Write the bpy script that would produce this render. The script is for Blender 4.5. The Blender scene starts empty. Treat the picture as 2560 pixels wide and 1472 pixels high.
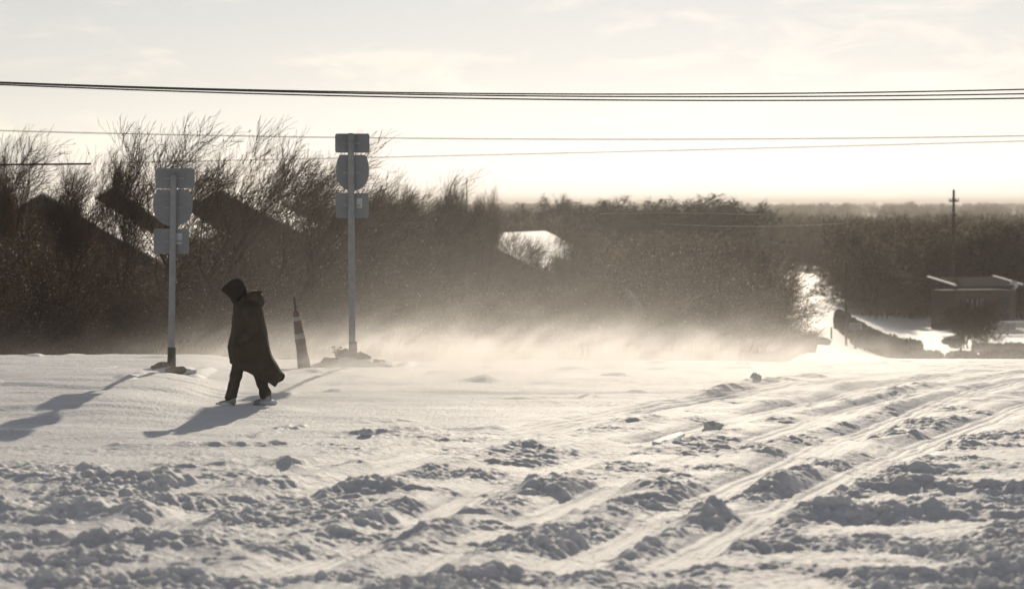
import bpy, math, random
import numpy as np
from mathutils import Vector, Matrix

S = bpy.context.scene
C = S.collection
R = math.radians
rng = np.random.default_rng(7)
random.seed(7)

# ------------------------------------------------------------------ camera
F = 2560 * 85 / 36.0          # focal length in photo pixels
HZ = 512.0                    # photo row of the eye-level horizon
CAMZ = 2.64
PITCH = math.atan((736 - HZ) / F)
cd = bpy.data.cameras.new('camera')
cam = bpy.data.objects.new('camera', cd)
C.objects.link(cam)
cam.location = (0, 0, CAMZ)
cam.rotation_euler = (math.pi / 2 - PITCH, 0, 0)
cd.lens = 85
cd.sensor_width = 36
cd.clip_start = 0.5
cd.clip_end = 20000
cd.dof.use_dof = True
cd.dof.focus_distance = 38.5
cd.dof.aperture_fstop = 2.0
S.camera = cam

# ------------------------------------------------------------------ light
SUN_EL, SUN_AZ = 19.5, 5.6     # azimuth: degrees right of the view axis (+Y)
sx = math.sin(R(SUN_AZ)) * math.cos(R(SUN_EL))
sy = math.cos(R(SUN_AZ)) * math.cos(R(SUN_EL))
sz = math.sin(R(SUN_EL))
sl = bpy.data.lights.new('sun', 'SUN')
sl.energy = 4.8
sl.angle = R(0.55)
sl.color = (1.0, 0.87, 0.69)
so = bpy.data.objects.new('sun', sl)
C.objects.link(so)
so.rotation_euler = Vector((sx, sy, sz)).to_track_quat('Z', 'Y').to_euler()

W = bpy.data.worlds.new('World')
S.world = W
W.use_nodes = True
nt = W.node_tree
nt.nodes.clear()
N = nt.nodes.new
L = nt.links.new
out = N('ShaderNodeOutputWorld')
bg = N('ShaderNodeBackground')
bg.inputs['Strength'].default_value = 0.116
sky = N('ShaderNodeTexSky')
sky.sky_type = 'NISHITA'
sky.sun_disc = False
sky.sun_elevation = R(SUN_EL)
sky.sun_rotation = R(SUN_AZ)
sky.altitude = 150
sky.air_density = 1.0
sky.dust_density = 0.13
sky.ozone_density = 1.0
# thin wind-torn clouds, laid out on the direction of view of the sky
geo = N('ShaderNodeTexCoord')
mp = N('ShaderNodeMapping')
mp.inputs['Scale'].default_value = (1.0, 1.0, 4.2)
L(geo.outputs['Generated'], mp.inputs['Vector'])
n1 = N('ShaderNodeTexNoise')
n1.inputs['Scale'].default_value = 14.0
n1.inputs['Detail'].default_value = 8.0
n1.inputs['Roughness'].default_value = 0.62
n1.inputs['Distortion'].default_value = 0.5
L(mp.outputs[0], n1.inputs['Vector'])
cr = N('ShaderNodeValToRGB')
cr.color_ramp.elements[0].position = 0.50
cr.color_ramp.elements[1].position = 0.72
L(n1.outputs['Fac'], cr.inputs[0])
hs = N('ShaderNodeHueSaturation')
hs.inputs['Saturation'].default_value = 0.30
L(sky.outputs[0], hs.inputs['Color'])
cl = N('ShaderNodeMix')
cl.data_type = 'RGBA'
cl.blend_type = 'MULTIPLY'
cl.inputs[0].default_value = 1.0
cl.inputs[7].default_value = (1.24, 1.18, 1.10, 1)
L(hs.outputs[0], cl.inputs[6])
mx = N('ShaderNodeMix')
mx.data_type = 'RGBA'
L(cr.outputs[0], mx.inputs[0])
tint = N('ShaderNodeMix')
tint.data_type = 'RGBA'
tint.blend_type = 'MULTIPLY'
tint.inputs[0].default_value = 1.0
tint.inputs[7].default_value = (1.03, .99, .985, 1)
L(mx.outputs[2], tint.inputs[6])
L(hs.outputs[0], mx.inputs[6])
L(cl.outputs[2], mx.inputs[7])
L(tint.outputs[2], bg.inputs['Color'])
L(bg.outputs[0], out.inputs['Surface'])

S.view_settings.view_transform = 'Standard'
S.view_settings.look = 'None'
S.view_settings.gamma = 1
S.view_settings.use_curve_mapping = False
S.view_settings.exposure = -0.82
S.render.engine = 'CYCLES'
cy = S.cycles
cy.use_denoising = True
cy.denoiser = 'OPENIMAGEDENOISE'
cy.max_bounces = 5
cy.diffuse_bounces = 4
cy.glossy_bounces = 2
cy.transmission_bounces = 2
cy.volume_bounces = 0
cy.volume_step_rate = 1.0
cy.volume_max_steps = 256
cy.use_adaptive_sampling = True
cy.adaptive_threshold = 0.02


def P(X, Y, D):
    """world point seen at photo pixel (X, Y) at ground distance D"""
    c, s = math.cos(PITCH), math.sin(PITCH)
    d = (X - 1280, F * c + (736 - Y) * s, -F * s + (736 - Y) * c)
    k = D / d[1]
    return Vector((d[0] * k, D, CAMZ + d[2] * k))


# ------------------------------------------------------------------ object helpers
def tag(o, label=None, cat=None, group=None, kind=None):
    if label: o['label'] = label
    if cat: o['category'] = cat
    if group: o['group'] = group
    if kind: o['kind'] = kind
    return o


def empty(name, loc, rz=0.0):
    o = bpy.data.objects.new(name, None)
    C.objects.link(o)
    o.location = loc
    o.rotation_euler = (0, 0, rz)
    return o


def link(name, me, mat=None, parent=None, smooth=False):
    if mat is not None and not me.materials:
        me.materials.append(mat)
    o = bpy.data.objects.new(name, me)
    C.objects.link(o)
    if parent is not None:
        o.parent = parent
    if smooth:
        me.polygons.foreach_set('use_smooth', [True] * len(me.polygons))
    return o


def mesh_np(name, V, Fc):
    """V (n,3), Fc (m,k) all faces the same size"""
    me = bpy.data.meshes.new(name)
    V = np.asarray(V, dtype=np.float32)
    Fc = np.asarray(Fc, dtype=np.int32)
    me.vertices.add(len(V))
    me.vertices.foreach_set('co', V.ravel())
    m, k = Fc.shape
    me.loops.add(m * k)
    me.loops.foreach_set('vertex_index', Fc.ravel())
    me.polygons.add(m)
    me.polygons.foreach_set('loop_start', np.arange(0, m * k, k, dtype=np.int32))
    me.polygons.foreach_set('loop_total', np.full(m, k, dtype=np.int32))
    me.update(calc_edges=True)
    return me


class MB:
    def __init__(self):
        self.v = []
        self.f = []

    def add(self, vs, fs):
        b = len(self.v)
        self.v += [tuple(v) for v in vs]
        self.f += [tuple(i + b for i in f) for f in fs]

    def box(self, c, s, rz=0.0, M=None):
        vs = []
        for dx in (-.5, .5):
            for dy in (-.5, .5):
                for dz in (-.5, .5):
                    v = Vector((dx * s[0], dy * s[1], dz * s[2]))
                    if rz: v = Matrix.Rotation(rz, 3, 'Z') @ v
                    v += Vector(c)
                    if M: v = M @ v
                    vs.append(v)
        self.add(vs, [(0, 1, 3, 2), (4, 6, 7, 5), (0, 4, 5, 1), (2, 3, 7, 6), (0, 2, 6, 4), (1, 5, 7, 3)])

    def tube(self, pts, rad, n=8, caps=True):
        pts = [Vector(p) for p in pts]
        if not hasattr(rad, '__len__'): rad = [rad] * len(pts)
        vs, fs = [], []
        ref = Vector((0, 0, 1))
        d0 = (pts[-1] - pts[0]).normalized()
        if abs(d0.z) > .8: ref = Vector((0, 1, 0))
        for i, p in enumerate(pts):
            a = pts[max(i - 1, 0)]
            b = pts[min(i + 1, len(pts) - 1)]
            d = (b - a).normalized()
            u = d.cross(ref).normalized()
            w = u.cross(d)
            for k in range(n):
                t = 2 * math.pi * k / n
                vs.append(p + (u * math.cos(t) + w * math.sin(t)) * rad[i])
        for i in range(len(pts) - 1):
            for k in range(n):
                k2 = (k + 1) % n
                fs.append((i * n + k, i * n + k2, (i + 1) * n + k2, (i + 1) * n + k))
        if caps:
            fs.append(tuple(range(n)))
            fs.append(tuple(range((len(pts) - 1) * n, len(pts) * n))[::-1])
        self.add(vs, fs)

    def rings(self, rr, close=True, cap=True):
        n = len(rr[0])
        vs = [v for r in rr for v in r]
        fs = []
        for i in range(len(rr) - 1):
            for k in range(n if close else n - 1):
                k2 = (k + 1) % n
                fs.append((i * n + k, i * n + k2, (i + 1) * n + k2, (i + 1) * n + k))
        if cap:
            fs.append(tuple(range(n))[::-1])
            fs.append(tuple(range((len(rr) - 1) * n, len(rr) * n)))
        self.add(vs, fs)

    def ellipsoid(self, c, r, seg=16, rin=10, M=None):
        rr = []
        for i in range(1, rin):
            ph = math.pi * i / rin
            ring = []
            for k in range(seg):
                t = 2 * math.pi * k / seg
                v = Vector((r[0] * math.sin(ph) * math.cos(t), r[1] * math.sin(ph) * math.sin(t), -r[2] * math.cos(ph)))
                if M: v = M @ v
                ring.append(v + Vector(c))
            rr.append(ring)
        self.rings(rr)

    def prism(self, poly, y0, y1, M=None):
        """outline in x,z extruded in y"""
        n = len(poly)
        vs = [Vector((x, y0, z)) for x, z in poly] + [Vector((x, y1, z)) for x, z in poly]
        if M: vs = [M @ v for v in vs]
        fs = [tuple(range(n)), tuple(range(n, 2 * n))[::-1]]
        for k in range(n):
            k2 = (k + 1) % n
            fs.append((k, k + n, k2 + n, k2))
        self.add(vs, fs)

    def mesh(self, name):
        me = bpy.data.meshes.new(name)
        me.from_pydata([tuple(v) for v in self.v], [], self.f)
        me.update()
        return me

    def build(self, name, mat, parent=None, smooth=False, bevel=0.0):
        o = link(name, self.mesh(name), mat, parent, smooth)
        if bevel:
            b = o.modifiers.new('bevel', 'BEVEL')
            b.width = bevel
            b.segments = 2
            b.limit_method = 'ANGLE'
        return o


# ------------------------------------------------------------------ noise (numpy gradient noise)
def _h(ix, iy, seed):
    n = (ix.astype(np.int64) * 374761393 + iy.astype(np.int64) * 668265263 + seed * 1442695041) & 0x7fffffff
    n = ((n ^ (n >> 13)) * 1274126177) & 0x7fffffff
    n = n ^ (n >> 16)
    return (n & 0xffff).astype(np.float64) / 65536.0 * 2 * np.pi


def gn(x, y, seed=0):
    x = np.asarray(x, float)
    y = np.asarray(y, float)
    ix, iy = np.floor(x), np.floor(y)
    fx, fy = x - ix, y - iy
    ux = fx * fx * fx * (fx * (fx * 6 - 15) + 10)
    uy = fy * fy * fy * (fy * (fy * 6 - 15) + 10)

    def g(dx, dy):
        a = _h(ix + dx, iy + dy, seed)
        return np.cos(a) * (fx - dx) + np.sin(a) * (fy - dy)
    a = g(0, 0) * (1 - ux) + g(1, 0) * ux
    b = g(0, 1) * (1 - ux) + g(1, 1) * ux
    return (a * (1 - uy) + b * uy) * 1.5


def fbm(x, y, o=4, seed=0, rough=.5):
    s = 0
    a = 1.0
    for i in range(o):
        s = s + a * gn(x, y, seed + i * 17)
        x = x * 2.03 + 11.3
        y = y * 2.03 + 5.7
        a *= rough
    return s


def sstep(a, b, x):
    t = np.clip((x - a) / (b - a), 0, 1)
    return t * t * (3 - 2 * t)


# ------------------------------------------------------------------ terrain height
KD = np.array([-400, 0, 38, 43, 50, 60, 80, 100, 150, 200, 300, 600, 1500, 2600, 4000, 6000.])
KX = [300, 1850, 2030, 2300]
KZ = np.array([
    [0, 0, 0, -.14, -.9, -2.0, -3.0, -3.8, -5.0, -6.0, -6.8, -8.0, -9, -6, 0, 6],
    [0, 0, 0, -.16, -.8, -1.9, -3.0, -3.8, -5.0, -6.0, -6.8, -8.0, -9, -6, 0, 6],
    [0, 0, -.02, -.18, -.50, -1.0, -1.95, -2.9, -4.6, -5.4, -6.6, -8.0, -9, -6, 0, 6],
    [0, 0, -.02, -.2, -.55, -1.2, -2.6, -3.9, -6.1, -7.4, -8.6, -9.0, -9, -6, 0, 6.]])


def seg_dist(x, y, pts):
    best = np.full(np.shape(x), 1e9)
    side = np.zeros(np.shape(x))
    for (ax, ay), (bx, by) in zip(pts[:-1], pts[1:]):
        dx, dy = bx - ax, by - ay
        l2 = dx * dx + dy * dy
        t = np.clip(((x - ax) * dx + (y - ay) * dy) / l2, 0, 1)
        ex, ey = x - ax - t * dx, y - ay - t * dy
        d = np.hypot(ex, ey)
        s = np.sign(dx * ey - dy * ex)
        m = d < best
        best = np.where(m, d, best)
        side = np.where(m, s, side)
    return best, side


def flat(X, Y):
    p = P(X, Y, 10.0)
    k = CAMZ / (CAMZ - p.z)
    return (p.x * k, 10.0 * k)


def poly(pts):
    """photo pixels on the level snow, smoothed to a finer polyline"""
    w = np.array([flat(*p) for p in pts])
    t = np.arange(len(w))
    tt = np.linspace(0, len(w) - 1, (len(w) - 1) * 4 + 1)
    return list(zip(np.interp(tt, t, w[:, 0]), np.interp(tt, t, w[:, 1])))


TRACKS = [  # (pixels, half width, depth)
    ([(420, 1560), (640, 1452), (1010, 1312), (1260, 1206), (1560, 1118), (1900, 1030), (2200, 960), (2500, 915)], .26, .10),
    ([(1180, 1560), (1360, 1440), (1560, 1340), (1790, 1230), (2060, 1110), (2330, 1005), (2560, 945)], .26, .09),
    ([(-300, 1440), (0, 1375), (340, 1335), (560, 1270), (860, 1200), (1180, 1120), (1500, 1050), (1900, 975), (2300, 925)], .25, .07),
    ([(800, 1530), (1150, 1370), (1420, 1262), (1660, 1170), (1960, 1075), (2260, 985), (2560, 925)], .2, .05),
]
TRACKS += [([(-200, 1310), (200, 1262), (560, 1205), (900, 1150), (1250, 1088), (1600, 1020), (2000, 952)], .22, .05),
           ([(1500, 1520), (1700, 1400), (1900, 1290), (2130, 1180), (2400, 1070), (2600, 1000)], .24, .06)]
TRACKS = [(poly(p), w, d) for p, w, d in TRACKS]
# ridges of thrown snow: (pixels along the crest, height, half width)
RIDGES = [
    ([(1080, 1180), (1320, 1118), (1560, 1072), (1640, 1052)], .11, .22),
    ([(900, 1085), (1100, 1072), (1250, 1075)], .07, .15),
    ([(1740, 1000), (1850, 962), (1960, 950), (2010, 962)], .13, .20),
    ([(2000, 1035), (2140, 1005), (2300, 962)], .08, .16),
    ([(2190, 1105), (2310, 1085)], .09, .14),
    ([(560, 1160), (650, 1150), (760, 1170)], .10, .16),
    ([(640, 1090), (760, 1068), (1000, 1050)], .06, .14),
    ([(300, 1115), (560, 1112), (720, 1112)], .05, .12),
    ([(-200, 1195), (200, 1205), (520, 1212), (980, 1225)], .14, .32),
    ([(-200, 1270), (120, 1275), (330, 1290), (420, 1300)], .16, .30),
    ([(-200, 1335), (150, 1345), (200, 1360)], .12, .22),
    ([(1340, 1230), (1560, 1212), (1700, 1240)], .14, .26),
    ([(1150, 1290), (1400, 1285), (1640, 1300)], .13, .22),
    ([(1840, 1225), (2020, 1208), (2300, 1225), (2700, 1230)], .16, .30),
    ([(2250, 1178), (2480, 1168), (2700, 1160)], .14, .26),
    ([(1700, 1302), (2000, 1290), (2300, 1288), (2700, 1290)], .18, .30),
    ([(2000, 1365), (2080, 1372)], .12, .18),
    ([(1930, 1420), (2250, 1430), (2500, 1420)], .09, .2),
    ([(1330, 1430), (1420, 1440)], .10, .2),
    ([(320, 1378), (500, 1362), (560, 1380)], .11, .18),
    ([(480, 1410), (600, 1405)], .09, .15),
    ([(1640, 1020), (1700, 1012)], .05, .12),
    ([(2060, 1400), (2180, 1395)], .05, .12),
]
RIDGES = [(poly(p), h, w) for p, h, w in RIDGES]


def ground(x, y):
    x = np.asarray(x, float)
    y = np.asarray(y, float)
    yy = np.maximum(y, 20.0)
    X = 1280 + F * x / yy
    zc = [np.interp(y, KD, KZ[i]) for i in range(4)]
    z = zc[0]
    for i in range(1, 4):
        w = sstep(KX[i - 1], KX[i], X) if i > 1 else 0
        z = z * (1 - w) + zc[i] * w
    # the bank round the left-hand sign
    z = z + .20 * sstep(-3.5, -5.4, x) * sstep(27.0, 32.5, y) * (1 - sstep(40, 44, y))
    # broad, soft swells of the valley
    z = z + .5 * fbm(x / 60., y / 60., 3, 3) * sstep(80, 160, y)
    z = z + 2.5 * fbm(x / 500., y / 500., 3, 5) * sstep(600, 1500, y)
    near = 1 - sstep(44, 60, y)
    if np.any(near > 0):
        # churned snow in front, wind-packed snow beyond
        wob = gn(x * .33, y * .33, 91) * 2.2
        churn = 1 - sstep(24.5, 30.5, y + wob - np.clip(x, -3, 6) * .8)
        churn = np.maximum(churn, .30 * sstep(-.5, 2.5, x + (y - 32) * -.28))
        patch = .22 + 1.15 * sstep(-.35, .55, fbm(x * .7, y * 1.1, 2, 31))
        rough = (.034 * fbm(x * .8, y * 1.5, 2, 41) + .027 * np.abs(fbm(x * 3.2, y * 5.4, 3, 51, .6))
                 + .017 * gn(x * 6.5, y * 10, 61) * (.4 + 1.5 * np.abs(gn(x * 1.7, y * 1.7, 62)))
                 + .011 * gn(x * 12, y * 15, 65) + .008 * gn(x * 24, y * 19, 63) + .0035 * gn(x * 42, y * 22, 64))
        inr = np.zeros(np.shape(x))
        tz = np.zeros(np.shape(x))
        brk = .55 + .8 * gn(x * .8, y * .8, 71)
        for pts, w, dep in TRACKS:
            d, s = seg_dist(x, y, pts)
            d = d + .05 * gn(x * 1.3, y * 1.3, 77)
            tr = np.exp(-(d / w) ** 4)
            tr = tr * np.clip(.85 + .8 * fbm(x * .45 + 9 * w, y * .35, 2, 79), .3, 1.15)
            fade = 1 - .5 * sstep(30, 40, y)
            tz = tz - dep * .7 * tr * fade
            tz = tz + dep * .42 * np.exp(-((d - w * 1.75) / (w * .55)) ** 2) * np.clip(brk, 0, 1.3) * fade
            # faint tread lines along the rut
            tz = tz + .006 * np.sin(d * 60) * tr
            inr = np.maximum(inr, tr)
        rz = np.zeros(np.shape(x))
        for pts, h, w in RIDGES:
            d, s = seg_dist(x, y, pts)
            jag = .72 + .35 * gn(x * 1.3, y * 1.3, 80) + .22 * gn(x * 4.1, y * 4.1, 81) + .20 * gn(x * 9.1, y * 9.1, 82) + .10 * gn(x * 19, y * 17, 83)
            rz = np.maximum(rz, h * (.82 if h > .13 and len(pts) > 9 else .6) * np.exp(-(d / (w * .95)) ** 2) * jag)
            churn = np.maximum(churn, .8 * np.exp(-(d / (w * 1.5)) ** 2))
        z = z + near * (churn * patch * rough * (1 - .85 * inr) * (1.15 + .7 * (1 - sstep(18, 26, y))) + tz + rz * (1 - .9 * inr))
        # wind ripples and small ledges on the packed snow
        smooth = (1 - churn) * near
        z = z + smooth * (.035 * fbm(x * .35, y * .7, 2, 21) + .011 * gn(x * .8, y * 3.2, 22) + .010 * np.abs(gn(x * 1.6, y * 6, 23)) * sstep(-.2, .5, gn(x * .3, y * .5, 27)) + .004 * gn(x * 5, y * 12, 28))
        led = y - 32.4 - .35 * gn(x * .5, 0 * x, 24)
        z = z + near * .045 * sstep(-.14, .14, led) * sstep(-4.0, -4.6, x) * (1 - sstep(33, 35.5, y))
        led2 = y - 30.2 - .5 * gn(x * .45 + 3, 0 * x, 25) - .15 * (x + 4)
        z = z + near * .025 * sstep(-.12, .12, led2) * sstep(-2.4, -3.0, x) * (1 - sstep(30.7, 32, y))
        # sparse crusty tufts on the far plateau
        spk = np.clip(gn(x * 1.4, y * .9, 26) - .55, 0, 1)
        z = z + near * .22 * spk * sstep(30, 34, y)
    return z


def gz(x, y):
    return float(ground(np.array([x]), np.array([y]))[0])


def d_at(X, Y, lo=44.0, hi=420.0):
    """distance at which the ground is seen at photo pixel (X, Y), searching outwards"""
    Ds = np.geomspace(lo, hi, 260)
    x = (X - 1280) / F * Ds
    z = ground(x, Ds)
    rowY = HZ + (CAMZ - z) / Ds * F
    i = np.nonzero(rowY <= Y)[0]
    return float(Ds[i[0]]) if len(i) else hi


def on(X, D, dz=0.0):
    """ground point on the photo column X at distance D"""
    p = P(X, HZ, D)
    return Vector((p.x, D, gz(p.x, D) + dz))


# ------------------------------------------------------------------ materials
def material(name, col, rough=.8, spec=.3, metal=0.0, var=.25, vscale=6.0, bump=0.0, bscale=30.0, col2=None):
    m = bpy.data.materials.new(name)
    m.use_nodes = True
    t = m.node_tree
    b = t.nodes['Principled BSDF']
    b.inputs['Roughness'].default_value = rough
    b.inputs['Specular IOR Level'].default_value = spec
    b.inputs['Metallic'].default_value = metal
    tc = t.nodes.new('ShaderNodeTexCoord')
    nz = t.nodes.new('ShaderNodeTexNoise')
    nz.inputs['Scale'].default_value = vscale
    nz.inputs['Detail'].default_value = 6
    t.links.new(tc.outputs['Object'], nz.inputs['Vector'])
    r = t.nodes.new('ShaderNodeValToRGB')
    r.color_ramp.elements[0].position = .3
    r.color_ramp.elements[1].position = .7
    c2 = col2 or tuple(c * (1 + var) for c in col)
    c1 = col if col2 else tuple(c * (1 - var) for c in col)
    r.color_ramp.elements[0].color = (*c1, 1)
    r.color_ramp.elements[1].color = (*c2, 1)
    t.links.new(nz.outputs['Fac'], r.inputs[0])
    t.links.new(r.outputs[0], b.inputs['Base Color'])
    if bump:
        n2 = t.nodes.new('ShaderNodeTexNoise')
        n2.inputs['Scale'].default_value = bscale
        n2.inputs['Detail'].default_value = 5
        t.links.new(tc.outputs['Object'], n2.inputs['Vector'])
        bp = t.nodes.new('ShaderNodeBump')
        bp.inputs['Strength'].default_value = bump
        bp.inputs['Distance'].default_value = .02
        t.links.new(n2.outputs['Fac'], bp.inputs['Height'])
        t.links.new(bp.outputs[0], b.inputs['Normal'])
    return m


M = {}
M['bark'] = material('bark', (.085, .066, .050), .9, .1, var=.35, vscale=3)
M['twig'] = material('twig', (.135, .105, .078), .85, .15, var=.4, vscale=1.2)
M['brush'] = material('brush', (.128, .095, .068), .85, .15, var=.45, vscale=.9)
M['ever'] = material('evergreen', (.045, .048, .030), .8, .2, var=.4, vscale=2)
M['steel'] = material('galvanised_steel', (.30, .315, .33), .6, .4, .1, var=.12, vscale=9, bump=.1, bscale=60)
M['alu'] = material('aluminium_sheet', (.24, .255, .275), .6, .4, .1, var=.10, vscale=4)
M['sticker'] = material('sticker', (.52, .55, .58), .5, .3, var=.08)
M['sleeve'] = material('dark_sleeve', (.05, .05, .055), .6, .4, var=.3)
M['sand'] = material('sandbag', (.20, .17, .13), .95, .1, var=.3, vscale=14, bump=.6, bscale=60)
M['coat'] = material('coat_cloth', (.075, .062, .045), .8, .2, var=.2, vscale=8, bump=1.0, bscale=9)
M['hood'] = material('hood_cloth', (.045, .040, .035), .9, .1, var=.2, vscale=12, bump=.3, bscale=40)
M['fur'] = material('hood_trim', (.085, .068, .048), .95, .1, var=.3, vscale=30, bump=.8, bscale=80)
M['trouser'] = material('trouser_cloth', (.095, .080, .062), .9, .1, var=.2, vscale=10, bump=.3, bscale=25)
M['skin'] = material('skin', (.42, .27, .20), .6, .3, var=.08, vscale=10)
M['mask'] = material('face_cover', (.12, .115, .11), .85, .1, var=.15)
M['boot'] = material('boot_leather', (.11, .10, .09), .8, .2, var=.2, col2=(.60, .60, .62), vscale=16, bump=.4, bscale=30)
M['orange'] = material('orange_plastic', (.09, .036, .027), .5, .4, var=.15, vscale=10)
M['band'] = material('reflective_band', (.28, .285, .30), .35, .6, var=.12, vscale=20)
M['cable'] = material('cable', (.03, .03, .03), .6, .4, var=.1)
M['palecable'] = material('pale_cable', (.55, .52, .47), .35, .6, .5, var=.1)  # pale tone puts the look of sunlit wire into the colour
M['pole'] = material('weathered_wood', (.11, .085, .065), .9, .1, var=.3, vscale=5, bump=.4)
M['wall'] = material('house_siding', (.12, .095, .078), .85, .2, var=.12, vscale=3)
M['wall2'] = material('brick_wall', (.17, .10, .075), .9, .1, var=.25, vscale=8)
M['trim'] = material('painted_trim', (.62, .60, .55), .6, .3, var=.08)
M['shingle'] = material('shingle', (.06, .058, .06), .9, .2, var=.3, vscale=7)
M['metalroof'] = material('metal_roof', (.035, .038, .045), .9, .02, 0, var=.1)
M['pane'] = material('window_glass', (.03, .035, .045), .1, .8, var=.2)
M['hedge'] = material('hedge_leaf', (.085, .070, .048), .85, .15, var=.4, vscale=3)
M['grass'] = material('dry_grass', (.48, .39, .26), .85, .15, var=.3, vscale=4)
M['dark_lump'] = material('dark_lump', (.16, .15, .14), .9, .2, var=.3, vscale=4, bump=.5, bscale=10)
M['tarp'] = material('pale_tarp', (.50, .49, .46), .7, .3, var=.12, vscale=3)
M['ice'] = material('glazed_ice', (.6, .62, .65), .12, 1.0, var=.05, bump=.2, bscale=12)
M['paleglass'] = material('curtained_pane', (.20, .19, .17), .4, .4, var=.3)
M['white'] = material('white_enamel', (.8, .8, .8), .35, .5, var=.04)


def leaf_mat():
    m = material('dead_leaf', (.15, .118, .085), .8, .2, var=.5, vscale=5)
    t = m.node_tree
    b = t.nodes['Principled BSDF']
    tr = t.nodes.new('ShaderNodeBsdfTranslucent')
    tr.inputs['Color'].default_value = (.40, .33, .25, 1)
    mi = t.nodes.new('ShaderNodeMixShader')
    mi.inputs[0].default_value = .5
    t.links.new(b.outputs[0], mi.inputs[1])
    t.links.new(tr.outputs[0], mi.inputs[2])
    t.links.new(mi.outputs[0], t.nodes['Material Output'].inputs['Surface'])
    return m


M['leaf'] = leaf_mat()
for k_ in ('brush', 'twig', 'ever'):          # every plant has a tone of its own
    t_ = M[k_].node_tree
    b_ = t_.nodes['Principled BSDF']
    src = b_.inputs['Base Color'].links[0].from_socket
    oi = t_.nodes.new('ShaderNodeObjectInfo')
    mr = t_.nodes.new('ShaderNodeMapRange')
    mr.inputs['To Min'].default_value = .5
    mr.inputs['To Max'].default_value = 2.0 if k_ != 'ever' else 1.0
    t_.links.new(oi.outputs['Random'], mr.inputs['Value'])
    hv = t_.nodes.new('ShaderNodeHueSaturation')
    t_.links.new(mr.outputs[0], hv.inputs['Value'])
    t_.links.new(src, hv.inputs['Color'])
    t_.links.new(hv.outputs[0], b_.inputs['Base Color'])


def snow_mat(name, ground_mask=False):
    m = bpy.data.materials.new(name)
    m.use_nodes = True
    t = m.node_tree
    n, l = t.nodes.new, t.links.new
    b = t.nodes['Principled BSDF']
    b.inputs['Roughness'].default_value = .6
    b.inputs['Specular IOR Level'].default_value = .3
    b.inputs['Subsurface Weight'].default_value = .35 if ground_mask else 0
    b.inputs['Subsurface Radius'].default_value = (.055, .06, .07)
    b.inputs['Subsurface Scale'].default_value = 1.0
    b.inputs['Sheen Weight'].default_value = .25
    b.inputs['Sheen Roughness'].default_value = .4
    tc = n('ShaderNodeTexCoord')
    nz = n('ShaderNodeTexNoise')
    nz.inputs['Scale'].default_value = .8
    nz.inputs['Detail'].default_value = 8
    l(tc.outputs['Object'], nz.inputs['Vector'])
    r = n('ShaderNodeValToRGB')
    r.color_ramp.elements[0].position = .3
    r.color_ramp.elements[1].position = .65
    r.color_ramp.elements[0].color = (.74, .745, .765, 1)
    r.color_ramp.elements[1].color = (.87, .875, .885, 1)
    l(nz.outputs['Fac'], r.inputs[0])
    last = r.outputs[0]
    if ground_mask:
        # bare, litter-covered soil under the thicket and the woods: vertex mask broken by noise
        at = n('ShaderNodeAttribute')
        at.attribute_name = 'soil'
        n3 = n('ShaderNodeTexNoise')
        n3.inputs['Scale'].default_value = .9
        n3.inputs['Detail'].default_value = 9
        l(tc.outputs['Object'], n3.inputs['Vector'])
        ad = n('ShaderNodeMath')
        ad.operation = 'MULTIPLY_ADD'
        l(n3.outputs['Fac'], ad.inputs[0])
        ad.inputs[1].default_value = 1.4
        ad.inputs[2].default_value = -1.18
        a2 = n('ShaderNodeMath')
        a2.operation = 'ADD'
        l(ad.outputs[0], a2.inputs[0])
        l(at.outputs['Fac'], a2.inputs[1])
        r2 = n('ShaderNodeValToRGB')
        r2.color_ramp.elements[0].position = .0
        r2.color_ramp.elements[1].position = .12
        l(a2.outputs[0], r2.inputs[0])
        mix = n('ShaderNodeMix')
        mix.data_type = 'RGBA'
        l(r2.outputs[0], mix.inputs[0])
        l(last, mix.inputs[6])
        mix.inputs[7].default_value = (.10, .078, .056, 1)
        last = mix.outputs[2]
    l(last, b.inputs['Base Color'])
    n2 = n('ShaderNodeTexNoise')
    n2.inputs['Scale'].default_value = 16
    n2.inputs['Detail'].default_value = 8
    n2.inputs['Roughness'].default_value = .65
    l(tc.outputs['Object'], n2.inputs['Vector'])
    bp = n('ShaderNodeBump')
    bp.inputs['Strength'].default_value = .9
    bp.inputs['Distance'].default_value = .03
    l(n2.outputs['Fac'], bp.inputs['Height'])
    l(bp.outputs[0], b.inputs['Normal'])
    return m


M['snow'] = snow_mat('snow')
M['snowground'] = snow_mat('snow_ground', True)

# ------------------------------------------------------------------ the ground, one sheet
rows = [-400, -200, -90, -40, -15, 0, 6, 10, 12.5, 14]
d = 14.6
while d < 46:
    rows.append(d)
    d *= 1.00118
while d < 6000:
    rows.append(d)
    d *= 1.022 if d < 400 else 1.05
rows = np.array(rows)
tin = np.linspace(-.255, .255, 560)
k = np.linspace(0, 1, 22)[1:]
XB = 6200.
wD = np.maximum(rows, 14.0)
cin = wD[:, None] * tin[None, :]
edge = .255 * wD
grow = k[None, :] ** 4
rgt = edge[:, None] + (XB - edge[:, None]) * grow
lft = -rgt[:, ::-1]
GX = np.concatenate([lft, cin, rgt], 1)
GY = np.repeat(rows[:, None], GX.shape[1], 1)
GZ = ground(GX, GY)
nr, nc = GX.shape
idx = np.arange(nr * nc).reshape(nr, nc)
faces = np.stack([idx[:-1, :-1], idx[:-1, 1:], idx[1:, 1:], idx[1:, :-1]], -1).reshape(-1, 4)
gm = mesh_np('snowy_ground', np.stack([GX, GY, GZ], -1).reshape(-1, 3), faces)
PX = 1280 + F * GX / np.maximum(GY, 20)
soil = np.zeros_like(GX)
th = sstep(47, 52, GY) * (1 - sstep(115, 150, GY)) * (1 - sstep(1930, 2010, PX))       # under the thicket
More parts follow.
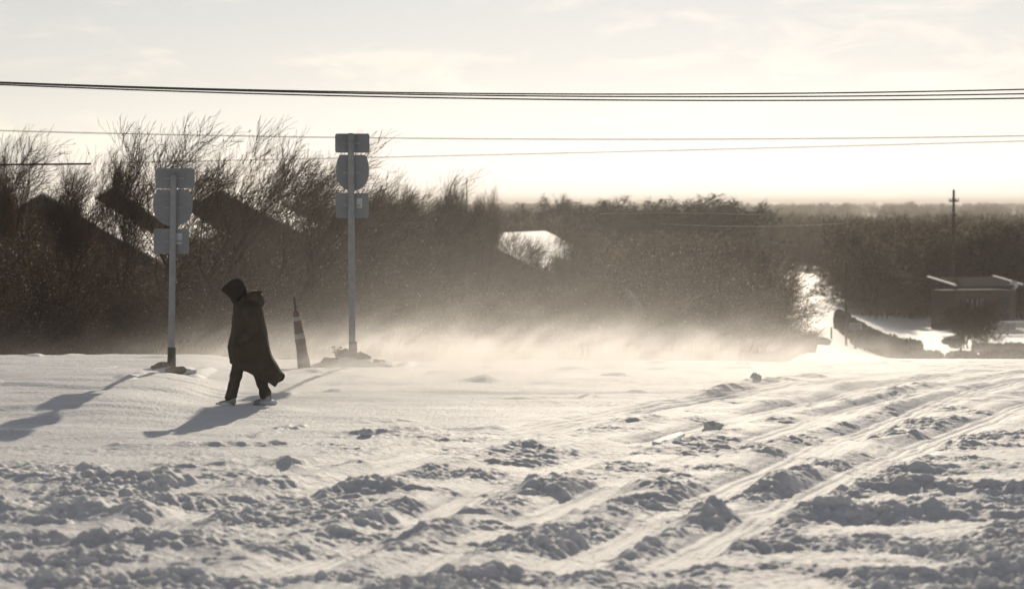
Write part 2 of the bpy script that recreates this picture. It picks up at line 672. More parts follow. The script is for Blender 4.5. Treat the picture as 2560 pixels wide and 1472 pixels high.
th2 = sstep(110, 160, GY) * (1 - sstep(1900, 1980, PX)) * .62                            # valley behind it
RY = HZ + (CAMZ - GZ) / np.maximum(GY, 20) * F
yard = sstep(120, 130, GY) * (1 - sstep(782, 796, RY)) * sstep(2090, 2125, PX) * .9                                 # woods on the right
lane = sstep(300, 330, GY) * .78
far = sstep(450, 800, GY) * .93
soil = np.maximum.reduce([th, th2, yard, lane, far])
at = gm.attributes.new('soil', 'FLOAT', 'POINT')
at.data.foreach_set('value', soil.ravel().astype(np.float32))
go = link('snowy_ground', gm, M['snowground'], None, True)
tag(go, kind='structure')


# ------------------------------------------------------------------ trees
def prisms(segs, n=3):
    """segs (m,8): p0 p1 r0 r1 -> n-sided tapered prisms"""
    s = np.asarray(segs, float)
    p0, p1, r0, r1 = s[:, :3], s[:, 3:6], s[:, 6], s[:, 7]
    d = p1 - p0
    d /= np.linalg.norm(d, axis=1, keepdims=True) + 1e-9
    ref = np.where(np.abs(d[:, 2:3]) > .9, np.array([[1., 0, 0]]), np.array([[0., 0, 1.]]))
    u = np.cross(d, ref)
    u /= np.linalg.norm(u, axis=1, keepdims=True) + 1e-9
    w = np.cross(u, d)
    V = []
    for (p, r) in ((p0, r0), (p1, r1)):
        for k in range(n):
            a = 2 * math.pi * k / n
            V.append(p + (u * math.cos(a) + w * math.sin(a)) * r[:, None])
    V = np.stack(V, 1).reshape(-1, 3)
    b = (np.arange(len(s)) * 2 * n)[:, None]
    Fs = []
    for k in range(n):
        k2 = (k + 1) % n
        Fs.append(np.concatenate([b + k, b + k2, b + n + k2, b + n + k], 1))
    return V, np.concatenate(Fs, 0)


def grow_tree(seed, h=8.0, stems=1, spread=.5, wind=.0, dens=1.0, levels=4, r0=.09, base=.25, twig_len=.5, up=.25, rmin=.004):
    rd = random.Random(seed)
    thick, thin = [], []
    windv = Vector((wind, wind * -.15, 0))

    def branch(p, d, ln, r, lev):
        nseg = {0: 7, 1: 5, 2: 4}.get(lev, 3)
        step = ln / nseg
        kids = []
        for i in range(nseg):
            jit = Vector((rd.gauss(0, 1), rd.gauss(0, 1), rd.gauss(0, 1))) * (.10 if lev == 0 else .2)
            d = (d + jit + Vector((0, 0, up * .3 if lev else .1)) + windv * (.10 + .14 * lev)).normalized()
            q = p + d * step
            ra = max(r * (1 - .75 * i / nseg), rmin)
            rb = max(r * (1 - .75 * (i + 1) / nseg), rmin * .8)
            (thick if lev <= 1 else thin).append((*p, *q, ra, rb))
            kids.append((q.copy(), d.copy(), rb, (i + 1) / nseg))
            p = q
        if lev >= levels: return
        cnt = {0: 9, 1: 7, 2: 7, 3: 5}[lev] * dens
        cnt = int(cnt) + (1 if rd.random() < cnt % 1 else 0)
        for j in range(cnt):
            t = base + (1 - base) * (j + rd.random()) / cnt if lev == 0 else .15 + .85 * (j + rd.random()) / cnt
            k = min(int(t * nseg), nseg - 1)
            q, dd, rb, tt = kids[k]
            a = rd.uniform(0, 2 * math.pi)
            side = dd.orthogonal().normalized()
            side.rotate(Matrix.Rotation(a, 3, dd))
            sp = spread * rd.uniform(.7, 1.3) * (1.1 if lev else 1.0)
            nd = (dd + side * sp * 1.2).normalized()
            l2 = ln * (rd.uniform(.38, .62) if lev < 2 else rd.uniform(.4, .65)) * (1.15 - .45 * t)
            if lev >= 2: l2 = max(l2, twig_len * rd.uniform(.6, 1.3))
            branch(q, nd, l2, rb * .62, lev + 1)

    for s in range(stems):
        a = 2 * math.pi * s / max(stems, 1) + rd.uniform(-.4, .4)
        off = Vector((math.cos(a), math.sin(a), 0)) * (0 if stems == 1 else .02 if stems == 2 else rd.uniform(.05, .5))
        tilt = rd.uniform(.15, .6) if stems > 1 else rd.uniform(0, .08)
        d = Vector((math.cos(a) * tilt, math.sin(a) * tilt, 1)).normalized()
        branch(off + Vector((0, 0, -.3)), d, h * rd.uniform(.62, .85), r0, 0)
    return np.array(thick), np.array(thin)


def leaves(thin, n, size, seed):
    r = np.random.default_rng(seed)
    s = thin[r.integers(0, len(thin), n)]
    t = r.random((n, 1))
    c = s[:, :3] * (1 - t) + s[:, 3:6] * t + r.normal(0, .03, (n, 3))
    a = r.normal(0, 1, (n, 3))
    a /= np.linalg.norm(a, axis=1, keepdims=True)
    b = np.cross(a, r.normal(0, 1, (n, 3)))
    b /= np.linalg.norm(b, axis=1, keepdims=True)
    sz = size * r.uniform(.5, 1.3, (n, 1))
    V = np.stack([c - a * sz, c + b * sz * .5, c + a * sz, c - b * sz * .5], 1).reshape(-1, 3)
    Fq = np.arange(n * 4).reshape(n, 4)
    return V, Fq


def tree_meshes(name, seed, leafn=0, leafs=.03, **kw):
    thick, thin = grow_tree(seed, **kw)
    v, f = prisms(thick, 5)
    mt = mesh_np(name + '_trunk', v, f)
    mt.materials.append(M['bark'])
    v, f = prisms(thin, 3)
    if leafn:
        lv, lf = leaves(thin, leafn, leafs, seed)
        f = np.concatenate([f, lf + len(v)])
        v = np.concatenate([v, lv])
    mc = mesh_np(name + '_crown', v, f)
    mc.materials.append(M['twig'])
    return mt, mc, float(max(thick[:, 5].max(), thin[:, 5].max()))


T_WIND = [tree_meshes('windswept', 11 + i, h=6.6, stems=2, spread=.44, wind=.30, dens=.76, levels=4, r0=.115, twig_len=.6, rmin=.0055, up=.45, base=.55, leafn=150, leafs=.035) for i in range(3)]
T_UP = [tree_meshes('upright', 31 + i, h=6.6, stems=2, spread=.40, wind=.10, dens=1.0, levels=4, r0=.075, twig_len=.55, rmin=.006, up=.6, base=.55, leafn=600, leafs=.03) for i in range(2)]
T_LEAFY = [tree_meshes('dense', 51 + i, h=7.5, stems=2, spread=.62, wind=.12, dens=1.05, levels=4, r0=.11, twig_len=.5, rmin=.008, leafn=9000, leafs=.09) for i in range(2)]


def plant_tree(name, proto, loc, height, rz, label, group=None, crown_mat=None, sxy=1.0, cat='tree'):
    mt, mc, hh = proto
    e = empty(name, loc, rz)
    s = height / hh
    e.scale = (s * sxy, s * sxy, s)
    link('trunk', mt, None, e)
    if crown_mat:
        key = mc.name + crown_mat.name
        if key not in bpy.data.meshes:
            m2 = mc.copy()
            m2.name = key
            m2.materials.clear()
            m2.materials.append(crown_mat)
        mc = bpy.data.meshes[key]
    link('crown', mc, None, e)
    tag(e, label, cat, group)
    return e


def top_height(X, Ytop, D):
    g = on(X, D)
    return P(X, Ytop, D).z - g.z


NEAR = [  # X, D, top Y, proto list, index, yaw, label
    (-30, 66, 335, T_UP, 1, .9, 'bare tree cut by the left edge of the picture, above the thick cable'),
    (85, 64, 305, T_WIND, 0, .2, 'bare wind-bent tree near the left edge, dense twigs crossing the thick cable'),
    (180, 72, 345, T_WIND, 1, -.4, 'lower bare tree left of the forked tree, at the end of the thick cable'),
    (262, 60, 290, T_UP, 0, .5, 'bare forked tree left of the shorter sign, its tallest twig just under the lower wire'),
    (395, 66, 288, T_WIND, 2, .1, 'bare bushy tree rising right behind the shorter sign'),
    (485, 62, 272, T_WIND, 0, -.5, 'tallest bare tree, its wispy top right of the shorter sign'),
    (565, 71, 310, T_WIND, 1, .3, 'bare tree swept to the right, above the walker'),
    (630, 60, 325, T_WIND, 2, -.2, 'bare tree with twigs streaming right, just right of the walker'),
    (715, 68, 345, T_WIND, 1, .6, 'bare swept tree midway between the two signs'),
    (795, 62, 370, T_WIND, 0, .35, 'bare swept tree at the left side of the taller sign'),
    (880, 72, 415, T_WIND, 2, .5, 'low bare tree poking out behind the taller sign panels'),
    (950, 80, 440, T_UP, 0, 2.2, 'thin bare tree just right of the taller sign post'),
    (1010, 84, 440, T_UP, 1, .0, 'bare upright tree one gap right of the taller sign'),
    (1072, 88, 428, T_UP, 0, 1.1, 'bare upright tree midway between the taller sign and the thin mast'),
    (1112, 86, 432, T_UP, 1, 2.0, 'bare upright tree around the foot of the thin mast'),
    (1185, 84, 448, T_UP, 0, .2, 'bare upright tree immediately right of the thin mast'),
    (1205, 125, 462, T_UP, 1, 2.9, 'last tall bare tree before the skyline drops, right of the thin mast'),
    (1345, 105, 535, T_WIND, 1, .1, 'bare leaning tree crossing the snowy roof in the middle'),
    (1268, 112, 545, T_WIND, 2, -.3, 'sparse leaning tree crossing the left end of the middle snowy roof'),
    (1195, 124, 560, T_UP, 0, 2.2, 'low sparse tree at the far left corner of the middle snowy roof'),
    (1318, 126, 556, T_WIND, 1, 1.9, 'low swept tree veiling the middle of the centre snowy roof'),
    (1425, 110, 548, T_UP, 0, 1.4, 'sparse tree before the right end of the middle snowy roof'),
]
for X, D, Y, pr, i, yaw, lab in NEAR:
    plant_tree('bare_tree', pr[i], on(X, D), top_height(X, Y, D), yaw, lab, 'bare trees of the thicket', None, (.85 if X < 420 else 1.05) if pr is T_WIND else .62)

FARTREES = [
    (1352, 270, 474, T_UP, 0, .3, 1.3, 'twig', 'pale round-topped bare tree on the skyline right of the thicket'),
    (1412, 262, 480, T_LEAFY, 0, .3, 1.5, 'twig', 'bushier brown tree on the skyline beside the pale round-topped one'),
    (1540, 280, 482, T_LEAFY, 1, .9, 1.2, 'twig', 'small round tree on the skyline left of the dark evergreens'),
    (1668, 236, 486, T_LEAFY, 0, 1.9, 2.3, 'ever', 'dark evergreen tree on the skyline, left one of the clump'),
    (1712, 232, 478, T_LEAFY, 1, .4, 2.3, 'ever', 'dark evergreen tree on the skyline, tallest in the middle of the clump'),
    (1762, 238, 490, T_LEAFY, 0, 2.8, 2.3, 'ever', 'dark evergreen tree on the skyline, low right one of the clump'),
    (2560, 212, 548, T_LEAFY, 1, .8, 1.2, 'ever', 'big dark tree filling the right edge above the low building'),
    (2470, 222, 560, T_LEAFY, 0, 2.2, 1.2, 'brush', 'dark bare tree behind the low building, right of the utility pole'),
    (2300, 215, 600, T_UP, 0, 1.4, 1.3, 'brush', 'bare tree at the back of the snowy yard, left of the utility pole'),
    (2225, 210, 590, T_UP, 1, 2.4, 1.3, 'brush', 'bare tree at the back of the snowy yard, nearest the lane'),
    (1880, 104, 612, T_LEAFY, 0, 1.2, .7, 'brush', 'dense brown tree at the right end of the thicket beside the lane'),
    (1830, 96, 575, T_UP, 0, 1.9, 1.2, 'brush', 'bare tree standing above the right part of the thicket'),
]
for X, D, Y, pr, i, yaw, sxy, mt, lab in FARTREES:
    plant_tree('evergreen_tree' if 'evergreen' in lab else 'bare_tree', pr[i], on(X, D), top_height(X, Y, D), yaw, lab,
               None, M[mt], sxy)

# the round shrub before the low building
T_BUSH = tree_meshes('bush', 71, h=3.0, stems=7, spread=.75, wind=0, dens=1.1, levels=3, r0=.05, twig_len=.4, rmin=.012, base=.1, leafn=9000, leafs=.07)
plant_tree('shrub', T_BUSH, on(2430, 140), top_height(2430, 738, 140), .5,
           'round dark shrub in front of the low building at the right', None, M['hedge'], .95, 'shrub')

# ---- scattered stuff: geometry-node instances of twig meshes
hid = bpy.data.collections.new('source_plants')     # never linked to the scene


def brush_mesh(name, seed, mat, **kw):
    thick, thin = grow_tree(seed, **kw)
    segs = np.concatenate([thick, thin])
    v, f = prisms(segs, 3)
    ln = kw.pop('x', 0)
    lv, lf = leaves(thin, 1500 if seed < 140 else 2500, .05 if seed < 140 else .14, seed)
    nf = len(f)
    f = np.concatenate([f, lf + len(v)])
    v = np.concatenate([v, lv])
    v = v / segs[:, 5].max()
    me = mesh_np(name, v, f)
    me.materials.append(mat)
    me.materials.append(M['leaf'])
    me.materials.append(M['snow'])
    mi = np.zeros(len(f), np.int32)
    mi[nf:] = 1
    if seed < 140: mi[nf::15] = 2
    me.polygons.foreach_set('material_index', mi)
    return me


def scatter(name, meshes, pts, label, cat, mat=None):
    col = bpy.data.collections.new(name + '_source')
    for i, m in enumerate(meshes):
        col.objects.link(bpy.data.objects.new('%s_source_%02d' % (name, i), m))
    pts = np.array(pts)      # x y z scale rz idx sxy
    me = bpy.data.meshes.new(name)
    me.vertices.add(len(pts))
    me.vertices.foreach_set('co', pts[:, :3].astype(np.float32).ravel())
    a = me.attributes.new('scl', 'FLOAT_VECTOR', 'POINT')
    sc = np.stack([pts[:, 3] * pts[:, 6], pts[:, 3] * pts[:, 6], pts[:, 3]], 1)
    a.data.foreach_set('vector', sc.astype(np.float32).ravel())
    a = me.attributes.new('rot', 'FLOAT_VECTOR', 'POINT')
    ro = np.zeros((len(pts), 3), np.float32)
    ro[:, 2] = pts[:, 4]
    a.data.foreach_set('vector', ro.ravel())
    a = me.attributes.new('idx', 'INT', 'POINT')
    a.data.foreach_set('value', pts[:, 5].astype(np.int32))
    o = link(name, me)
    ng = bpy.data.node_groups.new(name, 'GeometryNodeTree')
    ng.interface.new_socket('Geometry', in_out='INPUT', socket_type='NodeSocketGeometry')
    ng.interface.new_socket('Geometry', in_out='OUTPUT', socket_type='NodeSocketGeometry')
    gi, gout = ng.nodes.new('NodeGroupInput'), ng.nodes.new('NodeGroupOutput')
    ip = ng.nodes.new('GeometryNodeInstanceOnPoints')
    ci = ng.nodes.new('GeometryNodeCollectionInfo')
    ci.inputs['Collection'].default_value = col
    ci.inputs['Separate Children'].default_value = True
    ci.inputs['Reset Children'].default_value = True

    def na(nm, ty):
        q = ng.nodes.new('GeometryNodeInputNamedAttribute')
        q.data_type = ty
        q.inputs['Name'].default_value = nm
        return q.outputs['Attribute']
    ng.links.new(gi.outputs[0], ip.inputs['Points'])
    ng.links.new(ci.outputs[0], ip.inputs['Instance'])
    ip.inputs['Pick Instance'].default_value = True
    ng.links.new(na('idx', 'INT'), ip.inputs['Instance Index'])
    ng.links.new(na('rot', 'FLOAT_VECTOR'), ip.inputs['Rotation'])
    ng.links.new(na('scl', 'FLOAT_VECTOR'), ip.inputs['Scale'])
    ng.links.new(ip.outputs[0], gout.inputs[0])
    md = o.modifiers.new('scatter', 'NODES')
    md.node_group = ng
    tag(o, label, cat, kind='stuff')
    return o


B = [brush_mesh('brush_source_mesh', 101 + i, M['brush'], h=5.0, stems=4, spread=.55, wind=.25 if i < 3 else .5, dens=.9, levels=3, r0=.045, base=.05, twig_len=.5, rmin=.007) for i in range(4)]

# thicket: highest row the mass reaches, by photo column
mass_X = [-400, 0, 110, 170, 280, 400, 425, 470, 560, 600, 690, 750, 900, 1050, 1110, 1150, 1320, 1400, 1440, 1480, 1600, 1800, 1900, 1960, 2000, 2045, 2070]
mass_Y = [478, 480, 492, 545, 610, 650, 580, 515, 490, 500, 520, 515, 515, 510, 560, 660, 700, 660, 600, 590, 580, 590, 600, 625, 690, 790, 900]
pts = []
for i in range(800):
    D = 52 + 68 * rng.random() ** 1.1
    X = rng.uniform(-300, 1960) if i > 90 else rng.uniform(-300, 110)
    if X > 2045 - 1.9 * F / D: continue
    far_ok = D > 55
    lim = max(np.interp(X + q_, mass_X, mass_Y) for q_ in ((np.linspace(-1, 1, 7) * (1.0 if X < 800 else 1.9) * F / D) if X < 1550 else (-30, 0, 30)))
    g = on(X, D)
    hmax = P(X, lim, D).z - g.z
    hgt = hmax * rng.uniform(.62, 1.02)
    if rng.random() < .35: hgt *= rng.uniform(.35, .8)
    if X > 1900 and D < 62: continue
    hgt = min(max(hgt, .8), 6.5 if D > 60 else 1.6 + (D - 52) * .5)
    pts.append((g.x, D, g.z - .1, hgt, rng.uniform(-.6, .6) + (math.pi if rng.random() < .2 else 0), rng.integers(0, 4), rng.uniform(.85, 1.25)))
scatter('thicket_brush', B, pts, 'tangled leafless brown brush filling the slope behind the signs', 'brush')

# woods beyond, to the skyline
FW = []
for i in range(3):
    FW.append(brush_mesh('woods_source_mesh', 141 + i, M['brush'], h=9.0, stems=3, spread=.6, wind=.08, dens=1.0, levels=3, r0=.12, base=.05, twig_len=.9, rmin=.03))
pts = []
for i in range(2200):
    u = rng.random()
    D = 235 * (3600 / 235.) ** u
    X = rng.uniform(-200, 2760)
    if X < 1250 and D < 400: continue
    if 1850 < X < 2170 and D < 292: continue
    if 1930 < X < 2100 and D < 330: continue
    g = on(X, D)
    h = rng.uniform(6, 10.5)
    if D > 500: h *= 1.3
    lim = P(X, 520 + 16 * float(gn(np.array([X / 55.]), np.array([D / 90.]))[0]) + (10 if X > 2000 else 0) + rng.uniform(-4, 14), D).z - g.z
    if D < 1200: h = min(h, max(lim, 3))
    else: h = min(h, P(X, 504 + 5 * float(gn(np.array([X / 40.]), np.array([3.3]))[0]) + rng.uniform(-2, 5), D).z - g.z)
    if h < 2: continue
    pts.append((g.x, D, g.z - .2, h, rng.uniform(0, 6.28), rng.integers(0, 3), rng.uniform(1.0, 1.5)))
for i in range(130):           # edge of the woods behind the yard and along the lane
    X = rng.uniform(2165, 2420) if i % 4 else rng.uniform(2400, 2700)
    if 2330 < X < 2600 and i % 2: continue
    D = d_at(X, rng.uniform(770, 797))
    g = on(X, D)
    h = (P(X, rng.uniform(530, 640), D).z - g.z)
    pts.append((g.x, D, g.z - .2, h, rng.uniform(0, 6.28), rng.integers(0, 3), rng.uniform(.9, 1.3)))
for i in range(40):
    X = rng.uniform(1900, 2170)
    D = d_at(X, rng.uniform(668, 684) + (60 if X > 2125 else 0), 100, 500)
    g = on(X, D)
    h = P(X, rng.uniform(560, 640), D).z - g.z
    pts.append((g.x, D, g.z - .2, h, rng.uniform(0, 6.28), rng.integers(0, 3), rng.uniform(.6, .8)))
for i in range(60):
    X = rng.uniform(1350, 1870)
    D = rng.uniform(125, 230)
    g = on(X, D)
    h = max(P(X, rng.uniform(560, 640), D).z - g.z, 2)
    pts.append((g.x, D, g.z - .2, h, rng.uniform(0, 6.28), rng.integers(0, 3), rng.uniform(.9, 1.3)))
scatter('far_woods', FW, pts, 'bare brown woods rolling away to the hazy skyline', 'woods')

# dry grass at the foot of the thicket and by the lane
gr = []
r2 = np.random.default_rng(5)
for (Xa, Xb, Da, Db, cnt, h) in ((1890, 2040, 56, 78, 1900, .5), (1000, 1900, 47, 55, 2500, .7), (380, 1000, 46, 52, 900, .6), (2150, 2560, 88, 104, 260, .18)):
    X = r2.uniform(Xa, Xb, cnt)
    D = r2.uniform(Da, Db, cnt)
    x = (X - 1280) / F * D
    z = ground(x, D)
    hh = h * r2.uniform(.4, 1.2, cnt)
    lx, ly = r2.normal(.25, .25, cnt) * hh, r2.normal(0, .2, cnt) * hh
    m1 = np.stack([x + lx * .35, D + ly * .35, z + hh * .6], 1)
    p0 = np.stack([x, D, z - .03], 1)
    p1 = np.stack([x + lx, D + ly, z + hh], 1)
    r = np.full((cnt, 1), .006)
    gr.append(np.concatenate([p0, m1, r, r * .8], 1))
    gr.append(np.concatenate([m1, p1, r * .8, r * .3], 1))
v, f = prisms(np.concatenate(gr), 3)
tag(link('dry_grass', mesh_np('dry_grass', v, f), M['grass']), 'dry pale grass stems sticking out of the snow at the foot of the thicket', 'grass', kind='stuff')


# ------------------------------------------------------------------ houses
def house(name, label, apex, w, pitch, length, yaw, h_wall, wallmat, snow=True):
    """gable end towards -Y; apex is the world position of the front apex"""
    rise = math.tan(pitch) * w / 2
    gzv = gz(apex.x, apex.y)
    e = empty(name, (apex.x, apex.y, apex.z - h_wall - rise), yaw)
    b = MB()
    b.prism([(-w / 2, -6), (w / 2, -6), (w / 2, h_wall), (0, h_wall + rise), (-w / 2, h_wall)], 0, length)
    b.build('wall', wallmat, e)
    ov = .45
    for s in (-1, 1):
        m = MB()
        m.prism([(0, h_wall + rise + .01), (s * (w / 2 + ov), h_wall - ov * math.tan(pitch) + .01), (s * (w / 2 + ov), h_wall - ov * math.tan(pitch) + .15), (0, h_wall + rise + .17)][::s], -.4, length + .4)
        r = m.build('roof', M['shingle'], e)
        if snow:
            m = MB()
            n = 14
            ring = []
            for i in range(n + 1):
                t = i / n
                x = s * (w / 2 + ov) * t
                z = h_wall + rise + .17 - (w / 2 + ov) * t * math.tan(pitch)
                th_ = .10 + .05 * math.sin(t * 9 + s)
                ring.append((x, z, th_))
            polyt = [(x, z + .003) for x, z, t_ in ring] + [(x, z + t_) for x, z, t_ in ring[::-1]]
            m.prism(polyt[::s], -.36, length + .36)
            m.build('snow_cover', M['snow'], r, smooth=False)
        m = MB()
        m.prism([(0, h_wall + rise - .22), (s * (w / 2 + ov), h_wall - ov * math.tan(pitch) - .2), (s * (w / 2 + ov), h_wall - ov * math.tan(pitch)), (0, h_wall + rise)][::s], -.44, -.405)
        m.build('rake_board', M['shingle'], e)
    for xw in (-w * .24, w * .22):
        m = MB()
        m.box((xw, -.03, h_wall * .55), (1.3, .05, 1.3))
        fr = m.build('window', M['trim'], e)
        m = MB()
        m.box((xw, -.058, h_wall * .55), (1.1, .01, 1.1))
        m.build('pane', M['pane'], fr)
    m = MB()
    m.box((0, -.03, h_wall + rise * .45), (.6, .05, .5))
    m.build('gable_vent', M['shingle'], e)
    m = MB()
    m.box((-w * .2, length * .6, h_wall + rise * .6 + .5), (.7, .7, 1.6))
    m.build('chimney', M['wall2'], e)
    tag(e, label, 'house', 'snow-roofed houses behind the thicket')
    return e


house('house', 'leftmost house, dark gable wall with a snow-covered roof slope descending to the shorter sign', P(108, 494, 122), 15, R(30), 8, R(-4), 2.8, M['wall'])
house('house', 'house with snowy roof peeping between the two signs above the walker', P(553, 486, 160), 16, R(27), 10, R(-6), 2.8, M['wall'])
house('house', 'house behind the shorter sign, its snowy roof seen through twigs right of the panels', P(280, 480, 142), 16, R(32), 10, R(-5), 2.8, M['wall'])
house('house', 'house with a wide snowy roof amid the thicket, right of the taller sign', P(1180, 597, 150), 13, R(25), 17, R(-16), 2.8, M['wall'])

# low building on the right, seen from its eaves side
c = on(2393, 186)
e = empty('low_building', c, R(19))
base = P(2393, 728, 186).z - c.z
bw, bd = 5.4, 4.0
m = MB()
m.prism([(0, -1.0), (bw, -1.0), (bw, base), (0, base)], .35, bd)
m.build('wall', M['wall'], e)
Mr = Matrix.Rotation(R(7), 4, 'X')
m = MB()
for v0 in [0]:
    m.box((bw / 2, bd / 2, 0), (bw + .5, bd + .5, .16), M=Matrix.Translation((0, 0, base + .34)) @ Mr)
rf = m.build('roof', M['metalroof'], e)
for xx in (-.22, bw + .22):
    m = MB()
    m.box((xx, bd / 2, .15), (.26, bd + .45, .12), M=Matrix.Translation((0, 0, base + .34)) @ Mr)
    m.build('snow_strip', M['snow'], rf, bevel=.03)
for k in range(14):
    m = MB()
    m.box((.1 + k * (bw - .2) / 13, bd / 2, .1), (.05, bd + .3, .035), M=Matrix.Translation((0, 0, base + .34)) @ Mr)
    m.build('roof_seam', M['metalroof'], rf)
for k in range(4):
    m = MB()
    m.box((1.1 + k * .42, .3, base - 1.0), (.26, .06, .9))
    wn = m.build('window', M['pole'], e)
    m = MB()
    m.box((1.1 + k * .42, .262, base - 1.0), (.18, .012, .8))
    m.build('pane', M['paleglass'], wn)
m = MB()
m.box((4.3, .3, base - 1.55), (.95, .06, 2.1))
dr = m.build('door', M['shingle'], e)
m = MB()
m.box((4.65, .25, base - 1.6), (.05, .05, .12))
m.build('handle', M['steel'], dr)
tag(e, 'low dark building with a shallow dark metal roof and snow along its roof ends', 'building')

# satellite dish on that roof
dp = P(2536, 712, 187.5)
e = empty('satellite_dish', dp, R(-30))
m = MB()
rr = []
for i in range(7):
    r_ = .02 + .055 * i
    rr.append([Vector((r_ * math.cos(a), -.5 * r_ * r_ * 2 - .0, r_ * math.sin(a))) for a in np.linspace(0, 2 * math.pi, 17)[:-1]])
m.rings(rr)
m.build('dish', M['white'], e, True)
m = MB()
m.tube([(0, .0, -.05), (0, .15, -.2), (0, .15, -.6)], .02)
m.tube([(0, 0, -.3), (0, -.35, 0)], .012)
m.build('bracket', M['steel'], e)
tag(e, 'small round white satellite dish at the right end of the low building roof', 'satellite dish')


# ------------------------------------------------------------------ hedges
def hedge(pts, w, h, label, seed):
    """clipped hedge along pts: dense core of leaves plus twigs"""
    r = np.random.default_rng(seed)
    L_ = [(on(X, D)) for X, D in pts]
    ls = np.cumsum([0] + [(b - a).length for a, b in zip(L_[:-1], L_[1:])])
    tot = ls[-1]
    n = int(2600 * tot * h / 4) + 1500
    t = r.uniform(0, tot, n)
    cx = np.interp(t, ls, [p.x for p in L_])
    cyv = np.interp(t, ls, [p.y for p in L_])
    a = r.uniform(0, math.pi, n)
    rad = r.uniform(.72, 1.0, n) ** .5
    endf = np.clip(np.minimum(t, tot - t) / (h * .6), 0.02, 1) ** .5
    lump = 1 + .12 * fbm(t * .8, a * 1.2, 3, seed)
    c_, s_ = np.cos(a), np.sin(a)
    ex = .45
    ox = np.sign(c_) * np.abs(c_) ** ex * w / 2 * rad * lump * endf
    oz = np.abs(s_) ** ex * h * rad * lump * (.5 + .5 * endf)
    oz = oz * r.uniform(.0, 1, n) ** .15
    dirx, diry = L_[-1].x - L_[0].x, L_[-1].y - L_[0].y
    q = math.hypot(dirx, diry)
    x = cx - diry / q * ox
    y = cyv + dirx / q * ox
    z = ground(x, y) + oz - .05
    cc = np.stack([x, y, z], 1)
    a1 = r.normal(0, 1, (n, 3))
    a1 /= np.linalg.norm(a1, axis=1, keepdims=True)
    b1 = np.cross(a1, r.normal(0, 1, (n, 3)))
    b1 /= np.linalg.norm(b1, axis=1, keepdims=True)
    sz = .075 * r.uniform(.5, 1.3, (n, 1))
    V = np.stack([cc - a1 * sz, cc + b1 * sz * .7, cc + a1 * sz, cc - b1 * sz * .7], 1).reshape(-1, 3)
    o0 = L_[0]
    V = V - np.array([o0.x, o0.y, o0.z])
    e = empty('hedge', o0)
    link('foliage', mesh_np('hedge_foliage', V, np.arange(n * 4).reshape(n, 4)), M['hedge'], e)
    m = MB()
    for k in range(max(3, int(tot / .6))):
        tt = (k + .5) / max(3, int(tot / .6)) * tot
        bx, by = np.interp(tt, ls, [p.x for p in L_]), np.interp(tt, ls, [p.y for p in L_])
        b0 = Vector((bx - o0.x, by - o0.y, gz(bx, by) - o0.z - .1))
        for q_ in range(3):
            m.tube([b0, b0 + Vector((random.uniform(-.2, .2), random.uniform(-.2, .2), h * .8))], [.025, .01], 5)
    m.build('stems', M['bark'], e)['kind'] = 'stuff'
    tag(e, label, 'hedge', 'clipped hedges by the lane on the right')


hedge([(2110, 150), (2108, 128)], .9, 1.05, 'narrow hedge end farthest up the lane, beside the thin post', 1)
hedge([(2120, 125), (2150, 112), (2190, 106)], 1.0, .95, 'middle stretch of hedge between the far narrow end and the rounded one', 2)
hedge([(2160, 106), (2215, 99), (2278, 93)], 1.3, .98, 'large rounded hedge at the lane corner with a blunt right end', 3)
hedge([(2305, 88), (2350, 87)], .8, .5, 'short low hedge between two snowy gaps, right of the rounded hedge', 4)
hedge([(2372, 86), (2440, 85)], .8, .48, 'low hedge left of the last one, near the right edge', 5)
hedge([(2452, 86), (2510, 86), (2600, 88)], .8, .5, 'low hedge running out of the picture at the right edge', 6)
hedge([(2440, 120), (2500, 118), (2620, 116)], 1.0, .55, 'shaded hedge in front of the white lattice fence', 7)

# white lattice fence at the right edge
a, b = on(2462, d_at(2462, 840, 90)), on(2640, d_at(2560, 838, 90))
e = empty('lattice_fence', a, math.atan2(b.y - a.y, b.x - a.x))
ln = (b - a).length
fh = .95
m = MB()
m.box((ln / 2, 0, fh), (ln, .10, .12))
m.build('top_rail', M['snow'], e)
m = MB()
m.box((ln / 2, 0, .10), (ln, .06, .09))
m.build('bottom_rail', M['trim'], e)
ns = 26
slat_up = MB(); slat_up.box((0, 0, 0), (.06, .02, fh * 1.2), M=Matrix.Rotation(R(38), 4, 'Y')); su = slat_up.mesh('slat'); su.materials.append(M['trim'])
slat_dn = MB(); slat_dn.box((0, .025, 0), (.06, .02, fh * 1.2), M=Matrix.Rotation(R(-38), 4, 'Y')); sd = slat_dn.mesh('slat'); sd.materials.append(M['trim'])
for k in range(ns):
    for mm in (su, sd):
        o = link('slat', mm, None, e)
        o.location = ((k + .5) * ln / ns, 0, fh / 2)
for k in range(4):
    m = MB()
    m.box((k * ln / 3, .06, fh / 2 - .1), (.1, .1, fh + .3))
    m.build('post', M['pole'], e)
tag(e, 'pale lattice fence with a snow-topped rail at the right edge', 'fence')


